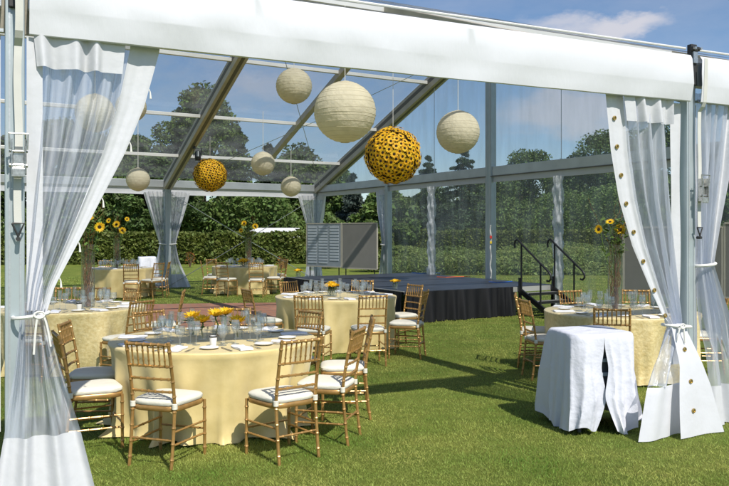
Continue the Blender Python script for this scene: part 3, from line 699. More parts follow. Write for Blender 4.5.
CHAIRS = [
 # front table
 ((-1.56, 5.72), (.32, .94), 'gold chair with its back to us, nearest one at the front table left side'),
 ((-.49, 5.88), (-.63, .77), 'gold chair angled in at the right front of the front table, shadow bars on seat'),
 ((-.09, 6.48), (-.96, .27), 'gold chair seen side-on right of the front table, nearer of the two'),
 ((.04, 7.36), (-.99, -.05), 'gold chair seen side-on right of the front table, farther of the two'),
 ((-.58, 7.95), (-.72, -.70), 'gold chair behind the front table right of its sunflowers, leaning over white napkins'),
 ((-1.38, 8.22), (.0, -1), 'gold chair facing us behind the sunflowers of the front table'),
 ((-2.16, 7.92), (.75, -.66), 'gold chair at the back left of the front table, near blue-shaded napkin'),
 ((-2.40, 6.22), (.88, .48), 'gold chair in side view left of the front table, ivory seat in full sun'),
 ((-2.62, 6.95), (.98, .1), 'gold chair left of the front table with its seat in shade'),
 # left middle table
 ((-2.62, 9.15), (-.85, .5), 'gold chair at the right front of the left table, between both near tables'),
 ((-3.85, 8.95), (.1, .99), 'gold chair half hidden behind the left curtain before the left table'),
 (P(68, 11.3), (.1, -.99), 'gold chair behind the left table, at the curtain edge left of its tall vase'),
 (P(98, 11.3), (-.35, -.94), 'gold chair behind the left table, just right of its tall vase'),
 (P(129, 11.2), (-.7, -.7), 'gold chair behind the left table seen under the far left chairs'),
 (P(181, 10.7), (-.99, -.15), 'gold chair on the red bricks with its ivory seat toward the left table'),
 # centre table
 ((-1.62, 11.0), (.85, .5), 'gold chair left of the centre table standing beside the red bricks'),
 ((-.70, 9.9), (.15, .99), 'gold chair with its back to us at the front left of the centre table'),
 ((.10, 10.0), (-.22, .97), 'gold chair with its back to us at the front right of the centre table'),
 ((.80, 10.75), (-.95, .25), 'gold chair in side view right of the centre table, nearer of the two'),
 ((.74, 11.95), (-.80, -.55), 'gold chair right of the centre table against the black stage skirt'),
 (P(290, 12.75), (.7, -.7), 'gold chair behind the centre table left of its sunflowers'),
 (P(362, 12.95), (-.2, -.98), 'gold chair behind the centre table right of its sunflowers'),
 # far middle table
 (P(256, 20.45), (-.05, 1), 'gold chair with its back to us before the far table with the yellow sunflower bowl'),
 (P(222, 20.75), (.4, .92), 'gold chair at the front left of the far sunflower table'),
 (P(202, 21.6), (.98, .2), 'gold chair in side view left of the far sunflower table'),
 (P(284, 21.5), (-.97, .2), 'gold chair right of the far sunflower table near the stage corner'),
 (P(283, 23.2), (-.7, -.7), 'gold chair behind the far sunflower table on its right'),
 (P(212, 23.2), (.7, -.7), 'gold chair behind the far sunflower table on its left'),
 (P(248, 23.7), (0, -1), 'gold chair straight behind the sunflowers of the far table'),
 # far left table
 (P(131, 19.55), (-.2, .98), 'gold chair with its back to us before the far left table'),
 (P(158, 20.3), (-.85, .5), 'gold chair right of the far left table, first of the pair'),
 (P(168, 21.0), (-.98, -.1), 'gold chair right of the far left table, nearest the far post'),
 (P(105, 22.2), (.3, -.95), 'gold chair behind the far left table, left of its twig vase'),
 (P(130, 22.4), (-.4, -.9), 'gold chair behind the far left table, right of its twig vase'),
 # right table
 ((1.92, 9.25), (.97, .12), 'gold chair left of the right table, nearer of the pair, by the white draped stand'),
 ((1.98, 10.1), (.95, -.2), 'gold chair left of the right table, farther of the pair, by the stair'),
 (P(572, 10.75), (.35, -.94), 'gold chair behind the right table in front of the stage stair'),
 (P(612, 8.25), (.3, .95), 'gold chair with its back to us between white draped stand and right table'),
 (P(636, 10.85), (-.2, -.98), 'gold chair behind the right table under the grey board'),
 (P(719, 9.6), (-.98, .1), 'gold chair right of the right table, glimpsed past the right post curtain'),
]
for a in CHAIRS: chair(*a)

# ------------------------------------------------------------------ round tables under floor-length cloths
TZ = .76
def round_table(c, seed, m, label, taper=.11, R0=.915, puddle=0):
    e = empty('covered_table', (c.x, c.y, 0), 0, label, 'table', 'round tables under yellow cloths')
    rr = random.Random(seed); n = 220; comps = [(k, rr.uniform(.3, 1) / (1 + .06 * k), rr.random() * 6.28) for k in (5, 8, 11, 14, 19, 23)]
    nf = [sum(a * math.sin(k * 2 * math.pi * i / n + p) for k, a, p in comps) for i in range(n)]; mx_ = max(abs(x) for x in nf); nf = [x / mx_ for x in nf]
    rows = []
    for r in (.001, .3, .6, .8, .87): rows.append([(r * math.cos(2 * math.pi * i / n), r * math.sin(2 * math.pi * i / n), TZ + .0006 * math.sin(9 * i / n * 6.28) * r) for i in range(n)])
    for dz, rr_ in ((.0, -.012), (-.004, -.003), (-.014, .001)): rows.append([((R0 + rr_) * math.cos(2 * math.pi * i / n), (R0 + rr_) * math.sin(2 * math.pi * i / n), TZ + dz) for i in range(n)])
    H = TZ - .02
    for j in range(1, 19):
        v = j / 18; row = []
        for i in range(n):
            a = 2 * math.pi * i / n; f = nf[i] + .9 * ((1 - abs(math.sin(5.5 * a + seed + .25 * math.sin(2 * a)))) ** 3 - .2) * v; tw = .02 * math.sin(3 * a + 5 * v + seed)
            r = R0 * (1 - taper * v ** .7) + (.13 * f * v ** .8) + .012 * math.sin(13 * a + 9 * v + seed) * v + tw * v * .5
            if v > .9: r += puddle * (v - .9) * 10 * max(0, .3 + f)
            row.append((r * math.cos(a), r * math.sin(a), max(.012, TZ - .014 - (H - .006) * v + .015 * math.sin(7 * a + seed) * v)))
        rows.append(row)
    b = MB(); b.grid(rows, True); b.build('tablecloth', M[m], e, sharp=80); return e
round_table(TA, 1, 'cloth', 'round front table under yellow damask cloth with low sunflowers', .13, puddle=.07)
round_table(TB, 2, 'crinkle', 'round left table under yellow cloth beside the left curtain', .10)
round_table(TC, 3, 'cloth', 'round centre table under yellow cloth in front of the black stage', .08)
round_table(TD, 4, 'cloth', 'round far table under yellow cloth with yellow sunflower bowl by the hedge', .08)
round_table(TE, 5, 'cloth', 'round far left table under yellow cloth near the far left post', .08)
round_table(TF, 6, 'crinkle', 'round right table under yellow crinkled cloth behind the white draped stand', .08)

# ------------------------------------------------------------------ table settings
def proto(name, parts):
    e = empty(name, (0, 0, -50))
    for nm, mb, m in parts: mb.build(nm, M[m], e)
    return e
wine = MB(); wine.lathe([(.001, .0), (.034, .001), (.033, .004), (.008, .008), (.004, .02), (.004, .085), (.012, .095), (.030, .115), (.038, .145), (.037, .175), (.032, .205), (.0305, .205), (.0355, .175), (.0365, .146), (.028, .117), (.001, .1)], 14)
gob = MB(); gob.lathe([(.001, .0), (.036, .001), (.035, .004), (.009, .009), (.006, .02), (.006, .06), (.02, .072), (.040, .10), (.044, .13), (.040, .165), (.0385, .165), (.0425, .13), (.038, .102), (.001, .076)], 14)
pl = MB(); pl.lathe([(.001, .004), (.05, .004), (.055, .006), (.080, .014), (.082, .013), (.057, .002), (.05, 0), (.001, 0)], 24)
def meshes(mb, name, m, **k): return mb.mesh(name, M[m], **k)
me_wine, me_gob, me_plate = meshes(wine, 'wine_glass', 'glass', sharp=75), meshes(gob, 'water_goblet', 'glass', sharp=75), meshes(pl, 'bread_plate', 'china')
def nap_mesh():
    b = MB(); rows = []
    for i in range(9):
        rows.append([(-.055 + .11 * j / 6 + .003 * math.sin(i), -.12 + .24 * i / 8, .010 + .004 * math.sin(i * .8 + j) + (.004 if j in (0, 6) else 0.006)) for j in range(7)])
    b.grid(rows); low_ = [[(x, y, .001) for x, y, z in r] for r in rows]
    edge = [[*r] for r in rows]
    b.grid([rows[0], low_[0]]); b.grid([rows[-1], low_[-1]]); b.grid([[r[0] for r in rows], [r[0] for r in low_]]); b.grid([[r[-1] for r in rows], [r[-1] for r in low_]])
    return b.mesh('napkin', M['napkin'])
flu = MB(); flu.lathe([(.001, .0), (.032, .001), (.031, .004), (.008, .008), (.004, .02), (.004, .075), (.014, .10), (.024, .15), (.026, .235), (.0245, .235), (.0225, .15), (.012, .102), (.001, .09)], 14)
me_flute = flu.mesh('champagne_flute', M['glass'], sharp=75)
me_nap = nap_mesh()
fk = MB(); fk.box((0, -.045, .004), (.008, .11, .003)); fk.box((0, .035, .004), (.014, .05, .003), taper=1)
for x in (-.0085, -.003, .003, .0085): fk.box((x, .075, .0045), (.0028, .05, .002))
me_fork = fk.mesh('fork', M['silver'], False)
kn = MB(); kn.box((0, -.06, .004), (.012, .09, .005)); kn.box((0.001, .045, .0035), (.016, .12, .002)); me_knife = kn.mesh('knife', M['silver'], False)
def put(name, me, x, y, z, rz, label, cat, group):
    o = bpy.data.objects.new(name, me); COL.objects.link(o); o.location = (x, y, z); o.rotation_euler = (0, 0, rz); return tag(o, label, cat, group)
TZT = TZ + .003
def settings(c, n, a0, where, full=True, seed=0, glasses=True):
    rr = random.Random(seed)
    for i in range(n):
        a = a0 + 2 * math.pi * i / n + rr.uniform(-.04, .04); d = Vector((math.cos(a), math.sin(a))); t = Vector((-d.y, d.x)); rz = a + math.pi / 2
        def at(r, s): q = c + d * r + t * s; return q.x, q.y
        x, y = at(.74, -.02); put('napkin', me_nap, x, y, TZT, rz + rr.uniform(-.15, .15) + math.pi / 2 * 0, 'folded white napkin laid flat on ' + where, 'napkin', 'napkins on ' + where)
        x, y = at(.46, .03); put('wine_glass', me_wine, x, y, TZT, 0, 'clear long-stemmed wine glass standing on ' + where, 'glass', 'wine glasses on ' + where)
        x, y = at(.50, -.10); put('water_goblet', me_gob, x, y, TZT, 0, 'clear rounded water goblet standing on ' + where, 'glass', 'water goblets on ' + where)
        x, y = at(.40, -.05); put('champagne_flute', me_flute, x, y, TZT, 0, 'clear tall champagne flute standing on ' + where, 'glass', 'champagne flutes on ' + where)
        if full:
            x, y = at(.63, .22); put('bread_plate', me_plate, x, y, TZT, 0, 'small white bread plate on ' + where, 'plate', 'bread plates on ' + where)
            x, y = at(.74, .10); put('fork', me_fork, x, y, TZT, rz + math.pi + rr.uniform(-.1, .1), 'steel fork beside a napkin on ' + where, 'fork', 'forks on ' + where)
            x, y = at(.74, -.15); put('knife', me_knife, x, y, TZT, rz + math.pi + rr.uniform(-.1, .1), 'steel knife beside a napkin on ' + where, 'knife', 'knives on ' + where)
settings(TA, 9, R(-100), 'the front table', True, 1); settings(TB, 9, R(-85), 'the left table', True, 2); settings(TC, 9, R(-70), 'the centre table', True, 3)
settings(TF, 8, R(-80), 'the right table', True, 4); settings(TD, 8, R(-60), 'the far table by the hedge', False, 5); settings(TE, 8, R(-80), 'the far left table', False, 6)
cup = MB(); cup.lathe([(.001, .0), (.026, .0), (.032, .07), (.034, .085), (.030, .085), (.026, .02), (.001, .02)], 16)
me_cup = cup.mesh('votive_cup', M['china']); wick = MB(); wick.lathe([(.029, .0), (.0345, .0), (.0345, .012), (.029, .012)], 16); me_rim = wick.mesh('rim', M['dark_steel'])
for (c_, r_, a_, lab) in ((TA, .52, -80, 'white cup with dark rim among glasses on the front table'), (TB, .5, -60, 'white cup with dark rim on the left table')):
    x, y = c_.x + r_ * math.cos(R(a_)), c_.y + r_ * math.sin(R(a_)); o = put('votive_cup', me_cup, x, y, TZT, 0, lab, 'cup', 'white votive cups')
    k = bpy.data.objects.new('rim', me_rim); COL.objects.link(k); k.parent = o; k.location = (0, 0, .074)

# ------------------------------------------------------------------ sunflowers
def flower_parts(r, npet=18, cup=(-.05, .22)):
    b = MB()
    for lay in range(2):
        for i in range(npet):
            a = 2 * math.pi * (i + .5 * lay) / npet + random.uniform(-.08, .08); L = r * random.uniform(.92, 1.08) * (1 - .08 * lay); r0 = r * .26
            d = Vector((math.cos(a), math.sin(a), 0)); t = Vector((-d.y, d.x, 0)); w = r * .13; lift = random.uniform(*cup) * r
            pts = [d * r0 - t * w * .5, d * r0 + t * w * .5, d * (r0 + (L - r0) * .5) + t * w + Vector((0, 0, lift * .7 + .01 * r)), d * L + Vector((0, 0, lift)), d * (r0 + (L - r0) * .5) - t * w + Vector((0, 0, lift * .7 + .01 * r))]
            b.add([p + Vector((0, 0, -.02 * r * lay)) for p in pts], [(0, 1, 2, 3, 4)])
    d_ = MB(); d_.lathe([(.001, r * .16), (r * .15, r * .15), (r * .27, r * .10), (r * .34, r * .02), (r * .30, -r * .06), (.001, -r * .06)], 16)
    return b, d_
cp_, _ = flower_parts(.062, 20, (.25, .75)); me_cup_pet = cp_.mesh('petals', M['petal'], False); fp, fd = flower_parts(.062); me_pet = fp.mesh('petals', M['petal'], False); me_dsk = fd.mesh('disk', M['disk'])
def sunflower(base, head, nrm, label, s=1.0, group=None, leaves=2, seed=0, cup=False):
    rr = random.Random(seed); base, head, nrm = Vector(base), Vector(head), Vector(nrm).normalized()
    e = empty('sunflower', base, 0, label, 'sunflower', group); rel = head - base
    b = MB(); mid = rel * .5 + Vector((rr.uniform(-.02, .02), rr.uniform(-.02, .02), 0)); b.tube([(0, 0, 0), mid, rel - nrm * .03, rel - nrm * .002], .005 * s, 6); b.build('stem', M['stem'], e)
    if leaves:
        b = MB()
        for i in range(leaves):
            a = rr.random() * 6.28; d = Vector((math.cos(a), math.sin(a), rr.uniform(-.3, .4))).normalized(); q = rel - nrm * .035; L = rr.uniform(.05, .10) * s; t = d.cross(Vector((0, 0, 1))).normalized() * L * .3
            b.add([q, q + d * L * .5 + t, q + d * L, q + d * L * .5 - t], [(0, 1, 2, 3)])
        b.build('leaf', M['stem'], e, False)
    rot = Vector((0, 0, 1)).rotation_difference(nrm).to_euler()
    for nm, me in (('petals', me_cup_pet if cup else me_pet), ('disk', me_dsk)):
        o = bpy.data.objects.new(nm, me); COL.objects.link(o); o.parent = e; o.location = rel; o.rotation_euler = rot; o.scale = (s, s, s)
    return e
def cyl_vase(x, y, z, r, h, label, group, water=.6):
    e = empty('glass_vase', (x, y, z), 0, label, 'vase', group); b = MB()
    b.lathe([(.001, 0), (r, 0), (r, h), (r - .004, h), (r - .004, .008), (.001, .008)], 20); b.build('glass', M['vase_glass'], e)
    if water: w = MB(); w.lathe([(.001, .009), (r - .005, .009), (r - .005, h * water), (.001, h * water)], 20); w.build('water', M['water'], e)
    return e
# front table: five blooms in low glass vases
def atpx(px, d): return Vector(P(px, d))
lowA = [(193, 7.22, .145, 'leftmost sunflower of the front table, low in its glass vase'), (203, 6.98, .135, 'nearest big sunflower of the front table, front left'), (216, 7.26, .16, 'middle sunflower of the front table, facing up'),
        (226, 7.42, .16, 'back right sunflower of the front table'), (238, 7.05, .125, 'rightmost small sunflower of the front table')]
for i, (px, d, h, lab) in enumerate(lowA):
    q = atpx(px, d); cyl_vase(q.x, q.y, TZT, .042, .095, 'low clear glass vase holding the ' + lab.split(' of ')[0] + ' on the front table', 'low glass vases on the front table')
    sunflower((q.x, q.y, TZT + .012), (q.x + .0, q.y - .015, TZT + h + .025), (random.uniform(-.2, .2), -.12, 1), lab, 1.35, 'sunflowers on the front table', 3, i, True)
def low_bunch(c, z, n, where, s=.95, vr=.075, vh=.11):
    cyl_vase(c.x, c.y, z, vr, vh, 'low clear glass vase of sunflowers on ' + where, 'low sunflower vases')
    for i in range(n):
        a = 2 * math.pi * i / n + .5; rr_ = vr * .95 if n > 2 else vr * .8
        d = Vector((math.cos(a), math.sin(a), 0)) * rr_ if i < n - 1 or n < 4 else Vector((0, 0, .03))
        sunflower((c.x + d.x * .3, c.y + d.y * .3, z + .012), (c.x + d.x, c.y + d.y, z + vh + .045 + d.z), (d.x * 6, d.y * 6 - .05, 1), 'sunflower bunched in the low vase on ' + where, s, 'sunflowers on ' + where, 2, i + 40, True)
low_bunch(Vector(P(332, 11.7)), TZT, 7, 'the centre table'); low_bunch(Vector(P(244, 21.75)), TZT, 7, 'the far table by the hedge', 1.3, .11, .1)
def tall_vase(c, where, seed, H=.80, r=.085, nfl=3, heads=None):
    rr = random.Random(seed); z = TZT; g_ = 'tall twig vases'
    cyl_vase(c.x, c.y, z, r, H, 'tall clear cylinder vase packed with twigs on ' + where, g_, .35)
    e = empty('willow_branches', (c.x, c.y, z + .01), 0, 'curly red brown willow twigs in the tall vase on ' + where, 'branches', 'willow branches'); b = MB()
    for i in range(26):
        a = rr.random() * 6.28; lean = rr.uniform(.02, .30 if i % 3 == 0 else .10); pts = []; HH = H * rr.uniform(.9, 1.15) if i % 3 else H + rr.uniform(.3, .75); ph = rr.random() * 6.28
        for k in range(26):
            t = k / 25; zz = HH * t; inside = min(1, zz / H); rad = r * .75 * (1 if zz < H else 1) * min(1, .4 + inside) * abs(math.sin(a * 3 + 1)) + max(0, zz - H) * lean * 1.9
            w = .022 * math.sin(zz * 24 + ph) + (.03 * math.sin(zz * 14 + ph * 2) if zz > H else 0)
            ax = math.cos(a) * rad + w * math.cos(a + 1.57 + zz * 3); ay = math.sin(a) * rad + w * math.sin(a + 1.57 + zz * 3)
            if zz < H:
                m_ = math.hypot(ax, ay); lim = r - .012
                if m_ > lim: ax *= lim / m_; ay *= lim / m_
            pts.append((ax, ay, zz))
        b.tube(pts, [.0048 * (1 - .7 * k / 25) for k in range(26)], 5)
    b.build('twigs', M['twig'], e); lf = MB()
    for i in range(130):
        a = rr.random() * 6.28; q = Vector((math.cos(a) * rr.uniform(.02, .17), math.sin(a) * rr.uniform(.02, .17), H + rr.uniform(-.12, .30))); d = Vector((rr.uniform(-1, 1), rr.uniform(-1, 1), rr.uniform(-.6, .6))).normalized(); L = rr.uniform(.05, .12); t = d.cross(Vector((0, 0, 1))).normalized() * L * .3
        lf.add([q, q + d * L * .5 + t, q + d * L, q + d * L * .5 - t], [(0, 1, 2, 3)])
    lf.build('leaves', M['stem'], e, False)
    for i, (dx, dz, n, s) in enumerate(heads):
        sunflower((c.x + dx * .1, c.y, z + H * .5), (c.x + dx, c.y - .05 - .02 * i, z + H + dz), n, ['largest', 'smaller', 'topmost', 'side'][i] + ' sunflower in the tall vase on ' + where, s * 1.15, 'sunflowers in tall vases', 2, seed * 7 + i)
tall_vase(Vector(P(615, 9.65)), 'the right table', 1, heads=[(.045, .19, (.1, -1, .2), 1.1), (-.22, .19, (-.8, -.7, .1), .85), (-.09, .28, (-.2, -.5, .8), .8), (.12, .26, (.3, -.6, .6), .6)])
tall_vase(Vector(P(88, 10.05)), 'the left table', 2, heads=[(.165, .22, (.25, -1, .1), 1.0), (-.12, .24, (-.5, -.8, .3), .9), (.05, .33, (.1, -.5, .8), .8)])
tall_vase(Vector(P(117, 21.0)), 'the far left table', 3, r=.095, heads=[(.0, .36, (.1, -1, .3), 1.5), (-.2, .46, (-.3, -.9, .3), 1.1), (.17, .2, (.4, -.9, .1), 1.4), (.3, .5, (.5, -.9, .4), 1.0)])
tall_vase(Vector(P(248.5, 22.45)), 'the far table by the hedge', 4, r=.095, heads=[(-.12, .40, (-.2, -1, .2), 1.3), (.2, .32, (.3, -1, .2), 1.3), (-.2, .2, (-.3, -.9, .1), 1.0)])

# ------------------------------------------------------------------ hanging lanterns and sunflower balls
def roof_z(x, y):                                              # underside of the roof at a plan position
    p = Vector((x, y)); best = None
    d = (F2 - PR).normalized(); n = Vector((-d.y, d.x))
    t = (F2 - p).dot(FOUT)
    return Z0 + SL * t if t < HALF else ZR - (t - HALF) * (ZR - Z0) / 9.9
def lantern(px, py, d, r, label, seed):
    x, y = P(px, d); z = CAM_H + (HY - py) * d / F_PX; rr = random.Random(seed)
    e = empty('paper_lantern', (x, y, z), rr.random() * 3, label, 'lantern', 'ivory paper lanterns hanging from the roof')
    nl = 17; lat = [-math.pi / 2 + .14] + sorted([-math.pi / 2 + .14 + (math.pi - .28) * (i + rr.uniform(-.25, .25)) / nl for i in range(1, nl)]) + [math.pi / 2 - .14]
    rows = []; n = 40; tl = [rr.uniform(-.05, .05) for _ in lat]; pz = [rr.random() * 6.28 for _ in lat]
    for i, la in enumerate(lat):
        for sub in (0, .5):
            if sub and i == len(lat) - 1: continue
            l2 = la if not sub else (la + lat[i + 1]) / 2; row = []
            for k in range(n):
                a = 2 * math.pi * k / n; lb = l2 + tl[i] * math.sin(a + pz[i]) * .8 * math.cos(l2); q = r * (1 - (.007 if sub else 0)) * (1 - .008 * (k % 5 == 0))
                row.append((q * math.cos(lb) * math.cos(a), q * math.cos(lb) * math.sin(a), q * .985 * math.sin(lb)))
            rows.append(row)
    b = MB(); b.grid(rows, True); b.build('shade', M['paper'], e, sharp=30)
    ri = MB()
    for i in range(1, len(lat) - 1):
        ri.tube([tuple(c_ * 1.001 for c_ in rows[2 * i][k % n]) for k in range(n + 1)], (.0012 * r / .3 + .0006), 4, False)
    ri.build('wire_hoops', M['wire'], e)
    for s in (-1, 1):
        o = MB(); o.tube([(r * .14 * math.cos(a), r * .14 * math.sin(a), s * r * .975) for a in np.linspace(0, 6.283, 17)], .006, 5, False); o.build('end_ring', M['wire'], e)
    top = roof_z(x, y) + .05; cd = MB(); cd.tube([(0, 0, r * .97), (0, 0, max(r + .2, top - z))], .0035 + .0002 * d, 5); cd.build('hanging_cord', M['cord'], e)
lantern(345, 112, 11.4, .45, 'largest round ivory paper lantern in the middle of the roof', 1)
lantern(294, 86, 18.3, .42, 'ivory paper lantern up high left of the largest one', 2)
lantern(458, 132, 16.6, .46, 'ivory paper lantern right of the large sunflower ball', 3)
lantern(263, 163.5, 20.8, .318, 'small ivory lantern right of the small sunflower ball', 4)
lantern(291, 186.5, 23.4, .305, 'lowest small ivory lantern beside the far corner post', 5)
lantern(138, 179.5, 19.3, .29, 'small ivory lantern just right of the left curtain border', 6)
lantern(131, 107, 17.5, .34, 'ivory lantern half hidden by the left curtain border', 7)
lantern(95, 113, 13.0, .32, 'ivory lantern seen blurred through the clear left curtain', 8)
bp, bd = flower_parts(.066, 13, (-.02, .16)); bb = MB(); bb.v = list(bp.v); bb.f = list(bp.f); bb.m = [0] * len(bp.f); bb.add(bd.v, bd.f, 1)
me_ballfl = bb.mesh('flower', [M['petal_orange'], M['disk']], False)
def flower_ball(px, py, d, r, label, seed):
    x, y = P(px, d); z = CAM_H + (HY - py) * d / F_PX; rr = random.Random(seed)
    e = empty('sunflower_ball', (x, y, z), 0, label, 'flower ball', 'sunflower balls hanging from the roof')
    b = MB(); b.lathe([(.001, -r * .9)] + [(r * .925 * math.cos(a), r * .925 * math.sin(a)) for a in np.linspace(-1.5, 1.5, 16)] + [(.001, r * .9)], 24); b.build('core', M['moss'], e)
    n = 240; dirs = []
    for i in range(n):
        zz = 1 - 2 * (i + .5) / n; a = i * 2.39996 + rr.uniform(-.04, .04); q = math.sqrt(1 - zz * zz); dirs.append(Vector((q * math.cos(a), q * math.sin(a), zz + rr.uniform(-.012, .012))).normalized())
    view = Vector((-x, -y, CAM_H - z)).normalized(); dirs.sort(key=lambda v: -v.dot(view)); rest = MB()
    for i, dv in enumerate(dirs):
        s = r / .44 * rr.uniform(.85, 1.05); tilt = (dv + Vector((rr.uniform(-.1, .1), rr.uniform(-.1, .1), rr.uniform(-.1, .1)))).normalized()
        mt = Matrix.Translation(dv * r * rr.uniform(.94, 1.02)) @ Vector((0, 0, 1)).rotation_difference(tilt).to_matrix().to_4x4() @ Matrix.Rotation(rr.random() * 6, 4, 'Z') @ Matrix.Scale(s, 4)
        if i < 100:
            o = bpy.data.objects.new('flower', me_ballfl); COL.objects.link(o); o.parent = e; o.matrix_local = mt
        else:
            for f, mi in zip(bb.f, bb.m): rest.add([mt @ Vector(bb.v[k]) for k in f], [tuple(range(len(f)))], mi)
    o = rest.build('flower', [M['petal_orange'], M['disk']], e, False); o['kind'] = 'stuff'
    top = roof_z(x, y) + .05; cd = MB(); cd.tube([(0, 0, r * .9), (0, 0, top - z)], .004, 5); cd.build('hanging_cord', M['cord'], e)
flower_ball(393, 155.5, 12.7, .455, 'large ball of orange sunflowers hanging right of the largest lantern', 1)
flower_ball(210, 175, 21.6, .455, 'smaller looking far ball of orange sunflowers left of the small lanterns', 2)

# ------------------------------------------------------------------ stage, stair, boards
SN, SL_, SR, SF = Vector(P(404, 14.65)), Vector(P(286, 19.5)), Vector(P(553, 16.75)), Vector((0, 0))
sa = (SR - SN).normalized(); SF = SL_ + (SR - SN)
stage = empty('stage', (SN.x, SN.y, 0), 0, 'low black stage with pleated black skirt along the gable wall', 'stage')
SZ = .60
def loc2(p): return p - SN
q = [loc2(p) for p in (SN, SR, SF, SL_)]
b = MB(); b.add([(p.x, p.y, SZ) for p in q] + [(p.x, p.y, SZ - .05) for p in q], [(0, 1, 2, 3), (0, 4, 5, 1), (1, 5, 6, 2), (2, 6, 7, 3), (3, 7, 4, 0), (7, 6, 5, 4)]); b.build('deck', M['stage_top'], stage, False)
for t_ in (.25, .5, .75):
    b = MB(); a_, c_ = q[0].lerp(q[3], t_), q[1].lerp(q[2], t_); b.bar((a_.x, a_.y, SZ + .002), (c_.x, c_.y, SZ + .002), .014, .004); b.build('joint', M['black'], stage, False)
b = MB(); cen = sum(q, Vector((0, 0))) / 4
b.bar((q[0].x, q[0].y, SZ + .003), (q[3].x, q[3].y, SZ + .003), .03, .012); b.build('edge_trim', M['deck_edge'], stage, False)
e_st = SN + (SR - SN) * .70 - SN
for p0, p1, nm in ((q[3], q[0], 'a'), (q[0], e_st, 'b'), (q[2], q[3], 'c')):
    d = p1 - p0; L = d.length; d = d / L; o2 = Vector((d.y, -d.x)); n = int(L * 46); rows = []; rr = random.Random(int(L * 77)); ph = rr.random() * 6
    for z in (SZ - .008, SZ - .06, SZ * .6, SZ * .3, .012):
        row = []; v = 1 - z / SZ
        for i in range(n + 1):
            s = L * i / n; w = .012 + (.022 + .034 * v) * (.8 * math.sin(s * 26 + ph + 2.2 * math.sin(s * 2.3) + 1.3 * math.sin(s * 5.1)) + .7 * math.sin(s * 9 + ph + math.sin(s * 2.9))); pp = p0 + d * s + o2 * (w + .02 + .02 * v); row.append((pp.x, pp.y, z))
        rows.append(row)
    k = MB(); k.grid(rows); k.build('skirt', M['skirt'], stage)
fr = MB(); fr.bar((*e_st, SZ - .06), (*q[1], SZ - .06), .05, .10); fr.build('edge_beam', M['deck_edge'], stage, False)
for p in (e_st.lerp(q[1], .05), e_st.lerp(q[1], .98), q[2].lerp(cen, .05)):
    l = MB(); l.bar((p.x, p.y, 0), (p.x, p.y, SZ - .11), .05, .05, (1, 0, 0)); l.build('leg', M['black'], stage, False)
# stair: runs down from the near side of the stage toward the camera
sd2 = Vector((sa.y, -sa.x)); s0 = SN + (SR - SN) * .73 + sd2 * .06; s1 = SN + (SR - SN) * .985 + sd2 * .06; W = (s1 - s0).length
st = empty('stage_stair', (s0.x, s0.y, 0), math.atan2(sa.y, sa.x), 'black steel stage stair with two curved handrails', 'stair')
nst = 3; rise = SZ / (nst + 1) ; run = .27
for i in range(nst):
    z = SZ - rise * (i + 1); y = -run * (i + .5)
    b = MB(); b.box((W / 2, y, z), (W - .08, run * .9, .035)); t = b.build('tread', M['tread'], st, False, bevel=.004)
    b = MB(); b.box((W / 2, y - run * .45 - .006, z), (W - .08, .012, .05)); b.build('nosing', M['black'], t, False)
for x in (0.02, W - .02):
    b = MB(); b.bar((x, 0.0, SZ - .07), (x, -run * nst - .12, .04), .04, .10); b.build('stringer', M['black'], st, False)
    b = MB(); b.bar((x, -.02, .0), (x, -.02, SZ + .18), .05, .05, (1, 0, 0)); b.build('post', M['black'], st, False)
    zr = lambda y: SZ + .92 + (y) * .72
    pts = []
    y0, y1 = .06, -run * nst + .0
    for a in np.linspace(-170, 80, 12): pts.append((x, y0 + .06 * math.cos(R(180 - a)) * 1 + .02, zr(y0) + .0 + .07 * math.sin(R(a)) - .03))
    pts = [(x, .13, zr(0) - .13), (x, .145, zr(0) - .06), (x, .12, zr(0) + .02), (x, .06, zr(0) + .045), (x, .0, zr(0) + .01)] + [(x, yy, zr(yy)) for yy in np.linspace(-.06, y1, 6)] + [(x, y1 - .06, zr(y1) - .06), (x, y1 - .07, zr(y1) - .14), (x, y1 - .02, zr(y1) - .19), (x, y1 + .04, zr(y1) - .18)]
    b = MB(); b.tube(pts, .021, 10); b.build('handrail', M['black'], st)
    for yy in (-.06, -.60):
        zb = SZ - .07 + yy * .6; b = MB(); b.tube([(x, yy, max(.03, zb)), (x, yy, zr(yy))], .018, 8); b.build('baluster', M['black'], st)
# cables left on the deck
def deck_cable(pts, m, label):
    b = MB(); b.tube([(x, y, SZ + .012) for x, y in pts], .009, 6); tag(b.build('cable', M[m]), label, 'cable')
def dp(px, py): d = (CAM_H - SZ) * F_PX / (py - HY); return P(px, d)
deck_cable([dp(412, 273.2), dp(420, 273.8), dp(430, 273.4), dp(440, 273.6)], 'blue_tape', 'blue cable along the back of the stage deck')
deck_cable([dp(437, 277.3), dp(446, 277.8), dp(456, 277.2), dp(470, 276.9)], 'orange_tape', 'orange cable lying across the stage deck')
deck_cable([dp(489, 282.3), dp(497, 283), dp(505, 282.6), dp(512, 281.8)], 'blue_tape', 'blue cable near the stair end of the stage deck')
low_bunch(Vector(dp(394, 289.6)) + Vector((.03, .12)), SZ + .004, 3, 'the near corner of the stage', 1.0, .06, .10)
low_bunch(Vector(dp(294, 277)) + Vector((.1, .05)), SZ + .004, 3, 'the far left corner of the stage', 1.1, .06, .10)
